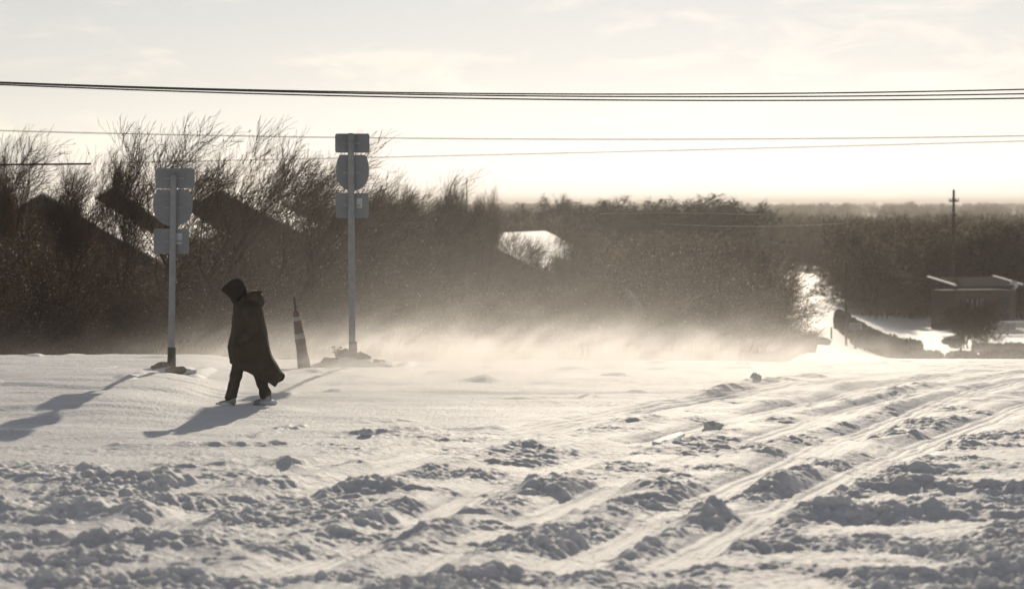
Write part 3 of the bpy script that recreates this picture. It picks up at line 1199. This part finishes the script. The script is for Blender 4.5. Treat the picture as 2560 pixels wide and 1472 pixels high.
# ------------------------------------------------------------------ poles
def wpole(name, X, Ytop, D, r, label, arms, cat='utility pole', mat='pole', lean=0.0):
    g = on(X, D)
    h = P(X, Ytop, D).z - g.z
    e = empty(name, g)
    m = MB()
    m.tube([(0, 0, -.5), (lean * .5, 0, h * .5), (lean, 0, h)], [r * 1.15, r, r * .8], 10)
    m.build('shaft', M[mat], e, True)
    for (Ya, wd) in arms:
        za = P(X, Ya, D).z - g.z
        xx = lean * za / h
        m = MB()
        m.box((xx, -.12, za), (wd, .1, .12))
        ar = m.build('crossarm', M['pole'], e)
        for s in (-.46, -.2, .2, .46):
            m = MB()
            m.tube([(xx + s * wd, -.12, za + .06), (xx + s * wd, -.12, za + .16), (xx + s * wd, -.12, za + .24)], [.03, .06, .03], 8)
            m.build('insulator', M['steel'], ar)
    tag(e, label, cat)
    return e


wpole('utility_pole', 2383, 474, 192, .12, 'tall wooden utility pole above the woods at the right with a short crossarm', [(503, .75), (538, .45)], lean=.04)
wpole('mast', 1167, 446, 95, .022, 'thin mast standing up out of the thicket skyline right of the taller sign', [], 'mast', 'steel')
wpole('metal_post', 2117, 655, 92, .042, 'thin tall metal post at the lane corner left of the rounded hedge', [], 'post', 'pole')
wpole('marker_stake', 2080, 818, 104, .04, 'short marker stake on the snowy lane left of the thin post', [], 'stake')
wpole('marker_stake', 2405, 822, 118, .05, 'short dark stake standing in the yard before the round shrub', [], 'stake')

# mailbox beside the post
g = on(2140, 91)
e = empty('mailbox', g)
m = MB()
m.box((0, 0, .3), (.09, .09, .9))
m.build('post', M['pole'], e)
m = MB()
m.prism([(-.12, .0), (.12, 0), (.12, .14), (.08, .22), (0, .25), (-.08, .22), (-.12, .14)], -.22, .22, Matrix.Translation((0, 0, .72)) @ Matrix.Rotation(R(60), 4, 'Z'))
m.build('box', M['alu'], e)
tag(e, 'small grey mailbox on a post right beside the thin tall post', 'mailbox')

# snowed-up trailer in front of the shrub
g = on(2385, 142)
e = empty('utility_trailer', g, R(8))
e.scale = (.8, .8, .72)
m = MB()
m.prism([(-.75, .45), (-.6, .28), (.75, .28), (.75, .85), (-.45, .85), (-.78, .6)], -.5, .5)
m.build('body', M['shingle'], e, bevel=.04)
m = MB()
m.prism([(-.78, .86), (.76, .86), (.7, 1.02), (0, 1.1), (-.6, 1.0)], -.5, .5)
m.build('snow_cover', M['snow'], e, bevel=.05)
for s in (-.54, .54):
    m = MB()
    m.tube([(.1, s - .07, .26), (.1, s + .07, .26)], .27, 14)
    w_ = m.build('wheel', M['sleeve'], e)
    m = MB()
    m.tube([(.1, s - .08, .26), (.1, s + .08, .26)], .13, 12)
    m.build('rim', M['steel'], w_)
tag(e, 'small dark snow-topped trailer left of the round shrub', 'trailer')


# rock, tarp, snow chunk
def lumpy(name, c, r, mat, label, cat, seed, parent=None, amp=.25, sub=3, kind=None):
    import bmesh
    bm = bmesh.new()
    bmesh.ops.create_icosphere(bm, subdivisions=sub, radius=1)
    V = np.array([v.co[:] for v in bm.verts])
    nn = 1 + amp * (fbm(V[:, 0] * 1.4 + seed, V[:, 1] * 1.4 + V[:, 2] * 1.9, 4, seed, .6))
    for v, k_ in zip(bm.verts, nn):
        v.co = Vector((v.co.x * r[0], v.co.y * r[1], v.co.z * r[2])) * float(k_)
    me = bpy.data.meshes.new(name)
    bm.to_mesh(me)
    bm.free()
    o = link(name, me, mat, parent, True)
    o.location = c
    if label: tag(o, label, cat, kind=kind)
    return o


lumpy('mound', on(2054, 78, .05), (.30, .25, .20), M['dark_lump'], 'small dark boulder on the snow at the start of the lane', 'mound', 3)  # dark grey lump half sunk in the snow
x_, y_ = flat(1781, 1076)
lumpy('snow_chunk', (x_, y_, gz(x_, y_) + .055), (.125, .12, .085), M['snow'], 'single fist-shaped chunk of snow lying on the tracks right of centre', 'snow chunk', 9, amp=.45)
x_, y_ = flat(915, 1090)
lumpy('snow_chunk', (x_, y_, gz(x_, y_) + .03), (.07, .07, .06), M['snow'], 'small pointed chunk of snow below the taller sign, left of the rough ridge', 'snow chunk', 12, amp=.45)
x_, y_ = flat(1890, 957)
lumpy('snow_chunk', (x_, y_, gz(x_, y_) + .01), (.07, .06, .05), M['snow'], 'upright snow chunk topping the thrown ridge right of centre', 'snow chunk', 15, amp=.5)

m = MB()
n = 14
top, bot = [], []
for i in range(n):
    t = i / (n - 1)
    X = 1568 + 52 * t
    Y = 722 + 60 * t ** 1.2
    p = P(X, Y, 56)
    q = P(X - 4 - 6 * math.sin(t * 3.1), Y + 26 * math.sin(math.pi * t) ** .7 + 1, 56.1)
    top.append(p); bot.append(q)
o0 = top[0]
ringA = [v - o0 for v in top]
ringB = [v - o0 + Vector((0, .03 * math.sin(i * 1.3), 0)) for i, v in enumerate(bot)]
m.rings([ringA, ringB], close=False, cap=False)
o = m.build('tarpaulin', M['tarp'], None, True)
o.location = o0
md = o.modifiers.new('thickness', 'SOLIDIFY'); md.thickness = .012
tag(o, 'torn pale strip of tarpaulin caught in the brush right of centre', 'tarpaulin')

# ------------------------------------------------------------------ cables
def cable(pts3, D, r, label, mat='cable', X0=-900, X1=3500):
    (xa, ya), (xb, yb), (xc, yc) = pts3
    co = np.polyfit([xa, xb, xc], [ya, yb, yc], 2)
    Xs = np.linspace(X0, X1, 40)
    pts = [P(X, float(np.polyval(co, X)), D) for X in Xs]
    o0 = pts[0]
    m = MB()
    m.tube([p - o0 for p in pts], r, 6)
    o = m.build('power_line', M[mat], None, True)
    o.location = o0
    tag(o, label, 'power line', 'overhead lines')


cable([(0, 206), (1280, 235), (2560, 224)], 46, .015, 'uppermost of the three thick dark wires across the sky')
cable([(0, 208), (1280, 240), (2560, 235)], 46.6, .015, 'middle one of the three thick dark wires across the sky')
cable([(0, 212), (1280, 248), (2560, 246)], 47.2, .016, 'lowest of the three thick dark wires across the sky')
cable([(0, 327), (1280, 348), (2560, 340)], 110, .021, 'thin wire crossing the whole sky below the three thick ones')
cable([(930, 394), (1700, 376), (2560, 353)], 125, .02, 'thin wire running from behind the taller sign up to the right edge', X0=300)
cable([(-300, 414), (0, 412), (228, 410)], 58, .026, 'short thick cable ending in the treetops at the left edge', X0=-600, X1=228)
cable([(1540, 534), (1700, 533), (1860, 536)], 112, .016, 'wire coloured pale as if sunlit, below the dark evergreens', 'palecable', X0=1500, X1=1900)
cable([(1700, 562), (1900, 566), (2080, 560)], 118, .014, 'faint pale wire above the right part of the thicket', 'palecable', X0=1650, X1=2110)


# ------------------------------------------------------------------ road signs, seen from behind
def rrect(w, h, r, n=4):
    pts = []
    for cx_, cz_, a0 in ((w / 2 - r, h / 2 - r, 0), (-w / 2 + r, h / 2 - r, 90), (-w / 2 + r, -h / 2 + r, 180), (w / 2 - r, -h / 2 + r, 270)):
        for k in range(n + 1):
            a_ = R(a0 + 90 * k / n)
            pts.append((cx_ + r * math.cos(a_), cz_ + r * math.sin(a_)))
    return pts


def shield(w, h):
    """route shield: flat top with clipped corners, bulging sides, rounded foot"""
    half = [(.0, -.5), (.12, -.485), (.25, -.435), (.36, -.35), (.44, -.24), (.485, -.10), (.50, .05), (.495, .18), (.47, .30), (.435, .40), (.41, .44), (.40, .475), (.36, .49), (.0, .49)]
    pts = [(x * w, z * h) for x, z in half] + [(-x * w, z * h) for x, z in half[-2:0:-1]]
    return pts


def road_sign(label, base, pole_top, pw, panels, yaw, sleeve_h, r):
    e = empty('road_sign', base, 0)
    tx, tzv = pole_top
    m = MB()
    nseg = 6
    m.tube([(tx * t, .02 * t, -.3 + (tzv + .3) * t) for t in np.linspace(0, 1, nseg)], r, 12)
    m.build('pole', M['steel'], e, True)
    m = MB()
    rim = m
    rim.tube([(tx, .02, tzv), (tx, .02, tzv + .02)], [r * 1.03, r * .7], 12)
    rim.build('cap', M['steel'], e, True)
    m = MB()
    m.tube([(.012, 0, -.2), (.012 + tx * sleeve_h / tzv, 0, sleeve_h)], [r * 1.45, r * 1.25], 10)
    m.build('base_sleeve', M['sleeve'], e, True)
    for kind, x, z, w, h in panels:
        tr = Matrix.Translation((x, r + .03, z)) @ Matrix.Rotation(yaw, 4, 'Z')
        m = MB()
        out_ = rrect(w, h, .035) if kind != 'shield' else shield(w, h)
        m.prism(out_, -.004, .004, tr)
        pn = m.build('sign_panel' if kind != 'shield' else 'shield_panel', M['alu'], e, bevel=.0015)
        # bolts through the sheet, above and below its middle
        for bz in (-h * .27, h * .27):
            m = MB()
            m.tube([(0, -.03, 0), (0, .012, 0)], .011, 6)
            bo = m.build('bolt', M['steel'], pn)
            bo.location = (tx * (z + bz) / tzv, r + .01, z + bz)
        if kind == 'sticker':
            m = MB()
            m.box((w * .22, -.0065, .04), (.09, .003, .16), M=tr)
            m.build('sticker', M['sticker'], pn)
        m = MB()
        m.box((tx * z / tzv - x, -.014, 0), (w * .5, .012, .03), M=Matrix.Translation((x, r + .03, z)) @ Matrix.Rotation(yaw, 4, 'Z'))
        m.build('bracket', M['steel'], pn)
    tag(e, label, 'road sign', 'route sign posts seen from behind')
    return e


def signpos(base, X, Y):
    p = P(X, Y, base.y)
    return p.x - base.x, p.z - base.z


# right, taller
bR = on(880, 40.3)
bx = lambda X, Y: signpos(bR, X, Y)
ppm = F / 40.3
pan = []
for kind, X0, X1, Y0, Y1 in (('plain', 837, 923, 334, 382), ('shield', 839, 922, 386, 478), ('sticker', 838, 921, 483, 545)):
    cx_, cz_ = bx((X0 + X1) / 2, (Y0 + Y1) / 2)
    pan.append((kind, cx_, cz_, (X1 - X0) / ppm, (Y1 - Y0) / ppm))
road_sign('taller road sign seen from behind, grey shield between two plates, right of the walker', bR, bx(877, 336), .6, pan, R(3), .42, .055)
# left, shorter
bL = on(424, 35.9)
bx = lambda X, Y: signpos(bL, X, Y)
ppm = F / 35.9
pan = []
for kind, X0, X1, Y0, Y1 in (('plain', 386, 486, 421, 471), ('shield', 380, 481, 473, 566), ('sticker', 381, 472, 572, 635)):
    cx_, cz_ = bx((X0 + X1) / 2, (Y0 + Y1) / 2)
    pan.append((kind, cx_, cz_, (X1 - X0) / ppm, (Y1 - Y0) / ppm))
road_sign('shorter leaning road sign seen from behind, grey shield between plates, left of the walker', bL, bx(434, 440), .6, pan, R(-6), .36, .048)


# snow-and-sandbag heaps at the sign feet
def sandbag(X, Y, D, r, rz, label, seed, grp, mat='sand'):
    p = P(X, Y, D)
    zz = gz(p.x, D)
    o = lumpy('sandbag', (p.x, D, zz + r[2] * .55), r, M[mat], label, 'sandbag', seed, amp=.22)
    o.rotation_euler = (0, R(random.uniform(-12, 12)), rz)
    o['group'] = grp


g1 = 'sandbags holding down the taller sign'
sandbag(845, 895, 40.2, (.26, .17, .10), .2, 'half-buried sandbag on the left side of the taller sign foot', 2, g1)
sandbag(862, 880, 40.5, (.17, .14, .19), .9, 'upper sandbag leaning on the left of the taller sign pole', 5, g1)
sandbag(903, 886, 40.3, (.19, .15, .15), -.4, 'sandbag leaning on the right of the taller sign pole', 7, g1)
sandbag(933, 899, 40.2, (.20, .16, .08), -.1, 'outermost flat sandbag right of the taller sign foot', 8, g1)
g2 = 'sandbags holding down the shorter sign'
sandbag(404, 912, 35.9, (.16, .14, .085), .3, 'sandbag on the left of the shorter sign foot', 21, g2)
sandbag(438, 915, 35.7, (.17, .13, .07), -.2, 'sandbag on the right of the shorter sign foot', 22, g2)
# drifts heaped over them
for (X, D, r, sd_) in ((885, 40.3, (.70, .42, .17), 41), (424, 35.95, (.40, .3, .09), 42)):
    p = on(X, D)
    lumpy('snow_drift', (p.x, D, p.z - .01), r, M['snow'], None, None, sd_, amp=.15, kind=None)['kind'] = 'structure'

# weed poking out of the heap
g = on(840, 40.2, .15)
m = MB()
rdw = random.Random(4)
for k in range(16):
    a_ = rdw.uniform(0, 6.28)
    q = Vector((math.cos(a_) * rdw.uniform(.03, .11), math.sin(a_) * .06, rdw.uniform(.08, .2)))
    m.tube([(0, 0, 0), q * .6 + Vector((0, 0, .03)), q], [.006, .005, .003], 4)
    m.ellipsoid(q, (.018, .012, .012), 6, 4)
tag(m.build('weed', M['brush'], None), 'small tangled weed on the sandbags left of the taller sign', 'weed').location = g

# glazed ice showing in a rut
for (pts_, nm) in (([(1630, 1112), (1660, 1100), (1700, 1088), (1712, 1092), (1688, 1103), (1650, 1116)], 'bright sliver of glazed ice in the rut beside the snow chunk'), ([(1470, 1200), (1484, 1196), (1492, 1200), (1480, 1205)], 'tiny glinting ice spot in the middle of the tracks')):
    ww = [flat(*p) for p in pts_]
    zz = max(gz(*w_) for w_ in ww) + .01
    c0 = Vector((ww[0][0], ww[0][1], zz))
    m = MB()
    top_ = [Vector((w_[0], w_[1], zz)) - c0 for w_ in ww]
    m.rings([[v - Vector((0, 0, .05)) for v in top_], top_])
    o = m.build('ice_patch', M['ice'], None)
    o.location = c0
    tag(o, nm, 'ice patch')

# ------------------------------------------------------------------ leaning channelizer
g = on(760, 40.0)
top = P(734, 741, 40.0)
e = empty('traffic_channelizer', g)
v = top - g
h = v.length
e.rotation_euler = Vector((v.x, v.y, v.z)).to_track_quat('Z', 'Y').to_euler()
m = MB()
prof = [(-.15, .118), (.0, .112), (.25, .094), (.252, .089), (.42, .086), (.46, .090), (.62, .080), (.625, .075), (.78, .068), (.80, .070), (.93, .050), (.965, .042), (.975, .03)]
m.rings([[Vector((r_ * math.cos(t), r_ * math.sin(t), z)) for t in np.linspace(0, 2 * math.pi, 21)[:-1]] for z, r_ in prof])
m.build('body', M['orange'], e, True)
for z0, z1, ra, rb in ((.50, .59, .0895, .0835), (.80, .87, .0718, .0620)):
    m = MB()
    m.rings([[Vector((r_ * math.cos(t), r_ * math.sin(t), z)) for t in np.linspace(0, 2 * math.pi, 21)[:-1]] for z, r_ in ((z0, ra), (z1, rb))])
    m.build('reflective_band', M['band'], e, True)
m = MB()
m.tube([(0, 0, .96), (-.012, 0, h * .97), (-.005, 0, h)], [.028, .017, .006], 8)
m.tube([(0, 0, 1.02), (.03, 0, 1.05), (.035, 0, 1.0), (.03, 0, .97)], .008, 6)
m.build('handle', M['sleeve'], e, True)
m = MB()
m.rings([[Vector((r_ * math.cos(t), r_ * math.sin(t), z)) for t in np.linspace(0, 2 * math.pi, 25)[:-1]] for z, r_ in ((-.12, .24), (-.07, .24), (-.05, .14))])
m.build('foot', M['sleeve'], e, True)
tag(e, 'dark orange tapered channelizer tube with pale bands leaning left in the snow', 'traffic channelizer')

# ------------------------------------------------------------------ the walker
pp = P(612, 1008, 31.8)
PERS = Vector((pp.x, 31.8, gz(pp.x, 31.8) - .01))


def remeshed(name, mb, vox, mat, parent=None, smooth_it=4):
    me = mb.mesh(name)
    t = bpy.data.objects.new(name, me)
    C.objects.link(t)
    md = t.modifiers.new('r', 'REMESH')
    md.mode = 'VOXEL'
    md.voxel_size = vox
    s = t.modifiers.new('s', 'SMOOTH')
    s.iterations = smooth_it
    dg = bpy.context.evaluated_depsgraph_get()
    me2 = bpy.data.meshes.new_from_object(t.evaluated_get(dg))
    bpy.data.objects.remove(t)
    me2.name = name
    me2.materials.clear()
    return link(name, me2, mat, parent, True)


# walker faces -x; the nearer (camera-side) leg is forward
b = MB()
HM = Matrix.Translation((-.105, 0, 1.50)) @ Matrix.Rotation(R(-32), 4, 'Y')   # head bowed towards -x


def hp(x, y, z): return HM @ Vector((x, y, z))


b.ellipsoid(hp(.01, 0, .03), (.098, .076, .108), 20, 14)                 # skull
b.ellipsoid(hp(-.035, 0, -.045), (.062, .058, .075), 16, 10)             # jaw
b.tube([hp(-.088, 0, .02), hp(-.118, 0, -.018), hp(-.09, 0, -.03)], [.010, .015, .012], 8)   # nose
b.tube([hp(-.09, -.02, -.058), hp(-.098, 0, -.055), hp(-.09, .02, -.058)], .008, 6)   # lips
for s in (-1, 1):
    b.ellipsoid(hp(-.078, s * .033, .018), (.012, .014, .009), 10, 8)    # eyes
    b.tube([hp(-.085, s * .05, .04), hp(-.094, s * .018, .042)], .008, 6)  # brow
    b.ellipsoid(hp(.01, s * .08, .0), (.022, .010, .032), 10, 8)         # ears
b.tube([hp(.01, 0, -.04), (-.01, 0, 1.36), (.03, 0, 1.28)], [.058, .058, .085], 14)
b.tube([(.04, 0, .90), (.05, 0, 1.05), (.045, 0, 1.2), (.05, 0, 1.30)], [.145, .14, .155, .12], 18)
b.tube([(.05, -.18, 1.27), (.05, .18, 1.27)], .08, 12)
for s in (-1, 1):
    b.tube([(.05, s * .18, 1.27), (.13, s * .25, 1.02), (.12, s * .25, 1.0), (-.02, s * .20, .86)], [.062, .048, .045, .03], 12)
    b.tube([(-.02, s * .20, .86), (-.075, s * .17, .81)], [.03, .036], 10)
    for k_, (ln_, off) in enumerate(((.075, -.027), (.085, -.009), (.08, .009), (.062, .026))):
        b.tube([(-.075, s * .17 + off, .81), (-.075 - ln_ * .4, s * .17 + off, .775), (-.075 - ln_ * .5, s * .17 + off, .73)], [.0095, .009, .008], 8)
    b.tube([(-.04, s * .15, .83), (-.085, s * .13, .81), (-.10, s * .13, .78)], [.012, .011, .009], 8)
LEG = {-1: [(.03, -.09, .90), (-.075, -.10, .52), (-.175, -.10, .11)], 1: [(.05, .09, .90), (.155, .10, .50), (.272, .10, .12)]}
for s in (-1, 1):
    b.tube(LEG[s], [.088, .056, .04], 14)
    f0 = Vector(LEG[s][2])
    b.tube([f0 + Vector((.04, 0, -.06)), f0 + Vector((-.06, 0, -.07)), f0 + Vector((-.16, 0, -.08))], [.038, .04, .028], 10)
body = remeshed('person', b, .009, M['skin'])
body.location = PERS
tag(body, 'person in a long dark hooded coat walking left, bowed against the wind', 'person')

# trousers with wrinkles and flared, flapping hems
b = MB()
b.tube([(.035, 0, .93), (.04, 0, .82)], [.16, .17], 18)
for s in (-1, 1):
    a0, a1, a2 = [Vector(q) for q in LEG[s]]
    pts_, rad = [], []
    for k_ in range(15):
        t = k_ / 14
        p = a0.lerp(a1, t * 2) if t < .5 else a1.lerp(a2, (t - .5) * 2)
        pts_.append(p)
        rad.append(.108 - .042 * t + .006 * math.sin(k_ * 2.4 + s) + (.012 if k_ > 12 else 0))
    pts_.append(a2 + Vector((.01, 0, -.012)))
    rad.append(.062)
    b.tube(pts_, rad, 18)
remeshed('trousers', b, .011, M['trouser'], body, 2)

# boots caked with snow
for s in (-1, 1):
    f0 = Vector(LEG[s][2])
    b = MB()
    b.tube([f0 + Vector((.01, 0, .05)), f0 + Vector((.012, 0, -.03)), f0 + Vector((.01, 0, -.07))], [.056, .062, .064], 14)
    if s < 0:
        b.tube([f0 + Vector((.05, 0, -.075)), f0 + Vector((-.05, 0, -.07)), f0 + Vector((-.13, 0, -.085)), f0 + Vector((-.19, 0, -.09))], [.052, .056, .048, .03], 12)
        b.box(f0 + Vector((-.06, 0, -.112)), (.30, .10, .03))
    else:
        b.tube([f0 + Vector((.06, 0, -.065)), f0 + Vector((-.03, 0, -.07)), f0 + Vector((-.12, 0, -.09)), f0 + Vector((-.16, 0, -.10))], [.054, .056, .046, .03], 12)
        b.box(f0 + Vector((-.04, 0, -.115)), (.28, .10, .03))
    remeshed('boot', b, .009, M['boot'], body, 3)
    lumpy('snow_clump', f0 + Vector((.03 if s > 0 else -.08, -.02, -.09)), (.13, .085, .05), M['snow'], None, None, 60 + s, parent=body, amp=.35)

# long coat: lofted rings, wind drawing the hem back into a flying corner
sta = [  # z, xmin, xmax, half width
    (1.395, -.085, .10, .095), (1.37, -.115, .17, .150), (1.335, -.130, .215, .205), (1.28, -.138, .235, .245),
    (1.20, -.142, .245, .262), (1.10, -.146, .262, .268), (1.00, -.152, .283, .270), (.92, -.165, .296, .272),
    (.85, -.188, .304, .278), (.77, -.207, .318, .285), (.70, -.200, .335, .288), (.63, -.182, .362, .285)]
hemx = [-.20, -.165, -.11, -.04, .04, .11, .18, .24, .31, .40, .47, .525]
hemz = [.60, .575, .505, .478, .470, .465, .415, .35, .315, .262, .33, .405]
NN = 56
rings_ = []
for j, (z, x0, x1, yh) in enumerate(sta):
    ring = []
    for k_ in range(NN):
        t = 2 * math.pi * k_ / NN
        ct, st = math.cos(t), math.sin(t)
        ex = .85
        ux = math.copysign(abs(ct) ** ex, ct)
        uy = math.copysign(abs(st) ** ex, st)
        dn = (1.4 - z) / .9
        wr = 1 + dn * (.028 * math.sin(7 * t + 5 * z) + .02 * math.sin(13 * t - 9 * z)) + .010 * math.sin(26 * z + 3 * t)
        xc, xr = (x0 + x1) / 2, (x1 - x0) / 2
        ring.append(Vector((xc + ux * xr * (1 if abs(ct) > .96 else wr), uy * yh * wr, z)))
    rings_.append(ring)
last = rings_[-1]
for q in (.3, .6, .85, 1.0):
    ring = []
    for k_ in range(NN):
        t = 2 * math.pi * k_ / NN
        ct, st = math.cos(t), math.sin(t)
        hx = .15 + math.copysign(abs(ct) ** .8, ct) * (.32 if ct < 0 else .37)
        hzv = float(np.interp(hx, hemx, hemz)) + .012 * math.sin(9 * t)
        hy = math.copysign(abs(st) ** .8, st) * (.285 - .10 * max(ct, 0))
        hy *= 1 + .06 * math.sin(8 * t)
        tgt = Vector((hx, hy, hzv))
        ring.append(last[k_].lerp(tgt, q) + Vector((.02 * math.sin(q * 6 + 4 * t) * q, 0, 0)))
    rings_.append(ring)
b = MB()
b.rings(rings_, cap=False)
coat = b.build('coat', M['coat'], body, True)
md = coat.modifiers.new('thickness', 'SOLIDIFY'); md.thickness = .012; md.offset = -1
md = coat.modifiers.new('sub', 'SUBSURF'); md.levels = 1; md.render_levels = 1
# sleeves, hands in the pockets
for s in (-1, 1):
    b = MB()
    pts_ = [(.055, s * .17, 1.31), (.075, s * .232, 1.25), (.105, s * .262, 1.15), (.13, s * .280, 1.03), (.10, s * .284, .97), (.03, s * .283, .91), (-.045, s * .272, .855)]
    b.tube(pts_, [.085, .088, .080, .076, .074, .066, .058], 18)
    rn = [b.v[i * 18:(i + 1) * 18] for i in range(len(pts_))]
    remeshed('sleeve', b, .012, M['coat'], coat, 3)
# zip placket and pocket flap
b = MB()
b.tube([(-.10, -.05, 1.36), (-.146, -.05, 1.2), (-.158, -.05, 1.0), (-.21, -.05, .78), (-.185, -.05, .62)], .012, 8)
b.build('front_placket', M['hood'], coat, True)
for s in (-1, 1):
    b = MB()
    b.box((-.03, s * .272, .90), (.13, .02, .035), M=None)
    b.build('pocket_flap', M['coat'], coat, bevel=.006)
# the coat's own hood, thrown back and trimmed
b = MB()
b.ellipsoid((.135, 0, 1.425), (.125, .19, .105), 22, 14, Matrix.Rotation(R(8), 3, 'Y'))
b.ellipsoid((.20, 0, 1.38), (.07, .16, .085), 18, 12)
b.tube([(.02, -.15, 1.36), (.0, -.12, 1.40), (.03, 0, 1.45), (0, .12, 1.40), (.02, .15, 1.36)], .045, 12)
th_ = remeshed('thrown_back_hood', b, .014, M['coat'], coat, 4)
b = MB()
b.tube([(.05 + .16 * math.sin(t), -.17 * math.cos(t), 1.475 + .03 * math.sin(t)) for t in np.linspace(0, math.pi, 14)], .026, 8)
b.build('hood_trim', M['fur'], th_, True)

# worn hood: shell round the head, peaked, open to the front
rr = []
NH = 24
for i, (cx_, cz_, rx, ry) in enumerate(((-.155, .0, .125, .085), (-.13, .002, .137, .097), (-.09, .008, .145, .104), (-.04, .015, .148, .108), (.01, .020, .145, .106), (.05, .028, .132, .098), (.085, .040, .105, .082), (.108, .055, .07, .06), (.118, .065, .03, .03))):
    ring = []
    for k_ in range(NH):
        t = 2 * math.pi * k_ / NH
        zz = cz_ + rx * math.cos(t) * (1.0 if math.cos(t) > 0 else 1.05)
        x_ = cx_ + (-.02 * math.cos(t) if i < 2 else 0) + (.055 * (1 - abs(math.cos(t))) if i == 0 else 0)
        ring.append(hp(x_ + .02, ry * math.sin(t), zz - .005))
    rr.append(ring)
b = MB()
b.rings(rr, cap=False)
hood = b.build('hood', M['hood'], body, True)
md = hood.modifiers.new('thickness', 'SOLIDIFY'); md.thickness = .012; md.offset = -1
md = hood.modifiers.new('sub', 'SUBSURF'); md.levels = 1; md.render_levels = 1
b = MB()
b.tube([(-.07, 0, 1.39), (-.02, 0, 1.36), (.03, 0, 1.33)], [.085, .10, .12], 18)
b.build('collar', M['hood'], body, True)
b = MB()
b.ellipsoid(hp(-.062, 0, -.05), (.058, .064, .062), 16, 12)
b.build('face_cover', M['mask'], body, True)

# ------------------------------------------------------------------ air
def box_obj(name, lo, hi):
    m = MB()
    c_ = [(a_ + b_) / 2 for a_, b_ in zip(lo, hi)]
    m.box(c_, [b_ - a_ for a_, b_ in zip(lo, hi)])
    return m


def vol_mat(name, dens, col, aniso):
    m = bpy.data.materials.new(name)
    m.use_nodes = True
    t = m.node_tree
    t.nodes.clear()
    o = t.nodes.new('ShaderNodeOutputMaterial')
    v = t.nodes.new('ShaderNodeVolumePrincipled')
    v.inputs['Color'].default_value = (*col, 1)
    v.inputs['Density'].default_value = dens
    v.inputs['Anisotropy'].default_value = aniso
    t.links.new(v.outputs[0], o.inputs['Volume'])
    return m, t, v


mh, _, _ = vol_mat('haze_air', .00034, (.96, .92, .86), .35)
hz = box_obj('haze', (-6300, -450, -30), (6300, 6200, 14)).build('haze', mh)
tag(hz, 'thin pale haze filling the valley air', 'haze', kind='stuff')

mb, t, v = vol_mat('spindrift', 0, (.97, .955, .95), .75)
n, l = t.nodes.new, t.links.new
tc = n('ShaderNodeTexCoord')
sep = n('ShaderNodeSeparateXYZ')
l(tc.outputs['Object'], sep.inputs[0])


def math_(op, a, b=None, c=None):
    q = n('ShaderNodeMath')
    q.operation = op
    for i, s_ in enumerate((a, b, c)):
        if s_ is None: continue
        if isinstance(s_, (int, float)): q.inputs[i].default_value = s_
        else: l(s_, q.inputs[i])
    return q.outputs[0]


def mrange(val, a, b, c, d):
    q = n('ShaderNodeMapRange')
    q.inputs['From Min'].default_value = a
    q.inputs['From Max'].default_value = b
    q.inputs['To Min'].default_value = c
    q.inputs['To Max'].default_value = d
    l(val, q.inputs['Value'])
    return q.outputs[0]


X_, Y_, Z_ = sep.outputs
fall = math_('MULTIPLY', math_('MAXIMUM', math_('SUBTRACT', Y_, 44.0), 0.0), .055)
hgt = math_('MAXIMUM', math_('ADD', Z_, fall), 0.0)
cb = n('ShaderNodeCombineXYZ')
l(math_('MULTIPLY', math_('SUBTRACT', X_, math_('MULTIPLY', Z_, 1.5)), 1.15), cb.inputs[0])
l(math_('MULTIPLY', Y_, .35), cb.inputs[1])
l(math_('MULTIPLY', math_('ADD', Z_, math_('MULTIPLY', X_, .25)), 1.5), cb.inputs[2])
nz = n('ShaderNodeTexNoise')
nz.inputs['Scale'].default_value = 1.0
nz.inputs['Detail'].default_value = 8
nz.inputs['Roughness'].default_value = .68
nz.inputs['Distortion'].default_value = .9
l(cb.outputs[0], nz.inputs['Vector'])
noise = math_('MULTIPLY', math_('POWER', mrange(nz.outputs['Fac'], .34, .66, 0, 1), 1.8), 2.2)
# thick creeping layer beyond the crest, thin streamers in front of it
lay = math_('POWER', 2.718, math_('MULTIPLY', hgt, -1 / .20))
high = math_('MULTIPLY', math_('POWER', 2.718, math_('MULTIPLY', hgt, -1 / 1.2)), .035)
beyond = math_('MULTIPLY', mrange(Y_, 40, 43.5, 1.5, 1), mrange(Y_, 31, 36, 0, 1))
edgeX = mrange(X_, -6.5, -1.8, .03, 1)
thinR = mrange(X_, 1.5, 7, 1, .05)
farfade = mrange(Y_, 50, 70, 1, .03)
dd = math_('MULTIPLY', math_('ADD', math_('MULTIPLY', lay, noise), high), math_('MULTIPLY', beyond, math_('MULTIPLY', edgeX, math_('MULTIPLY', thinR, farfade))))
DENS = .35
l(math_('MULTIPLY', dd, DENS), v.inputs['Density'])
bo = box_obj('blowing_snow', (-14, 30, -6), (26, 110, 3.5)).build('blowing_snow', mb)
tag(bo, 'sunlit snow dust blowing low over the crest', 'blowing snow', kind='stuff')
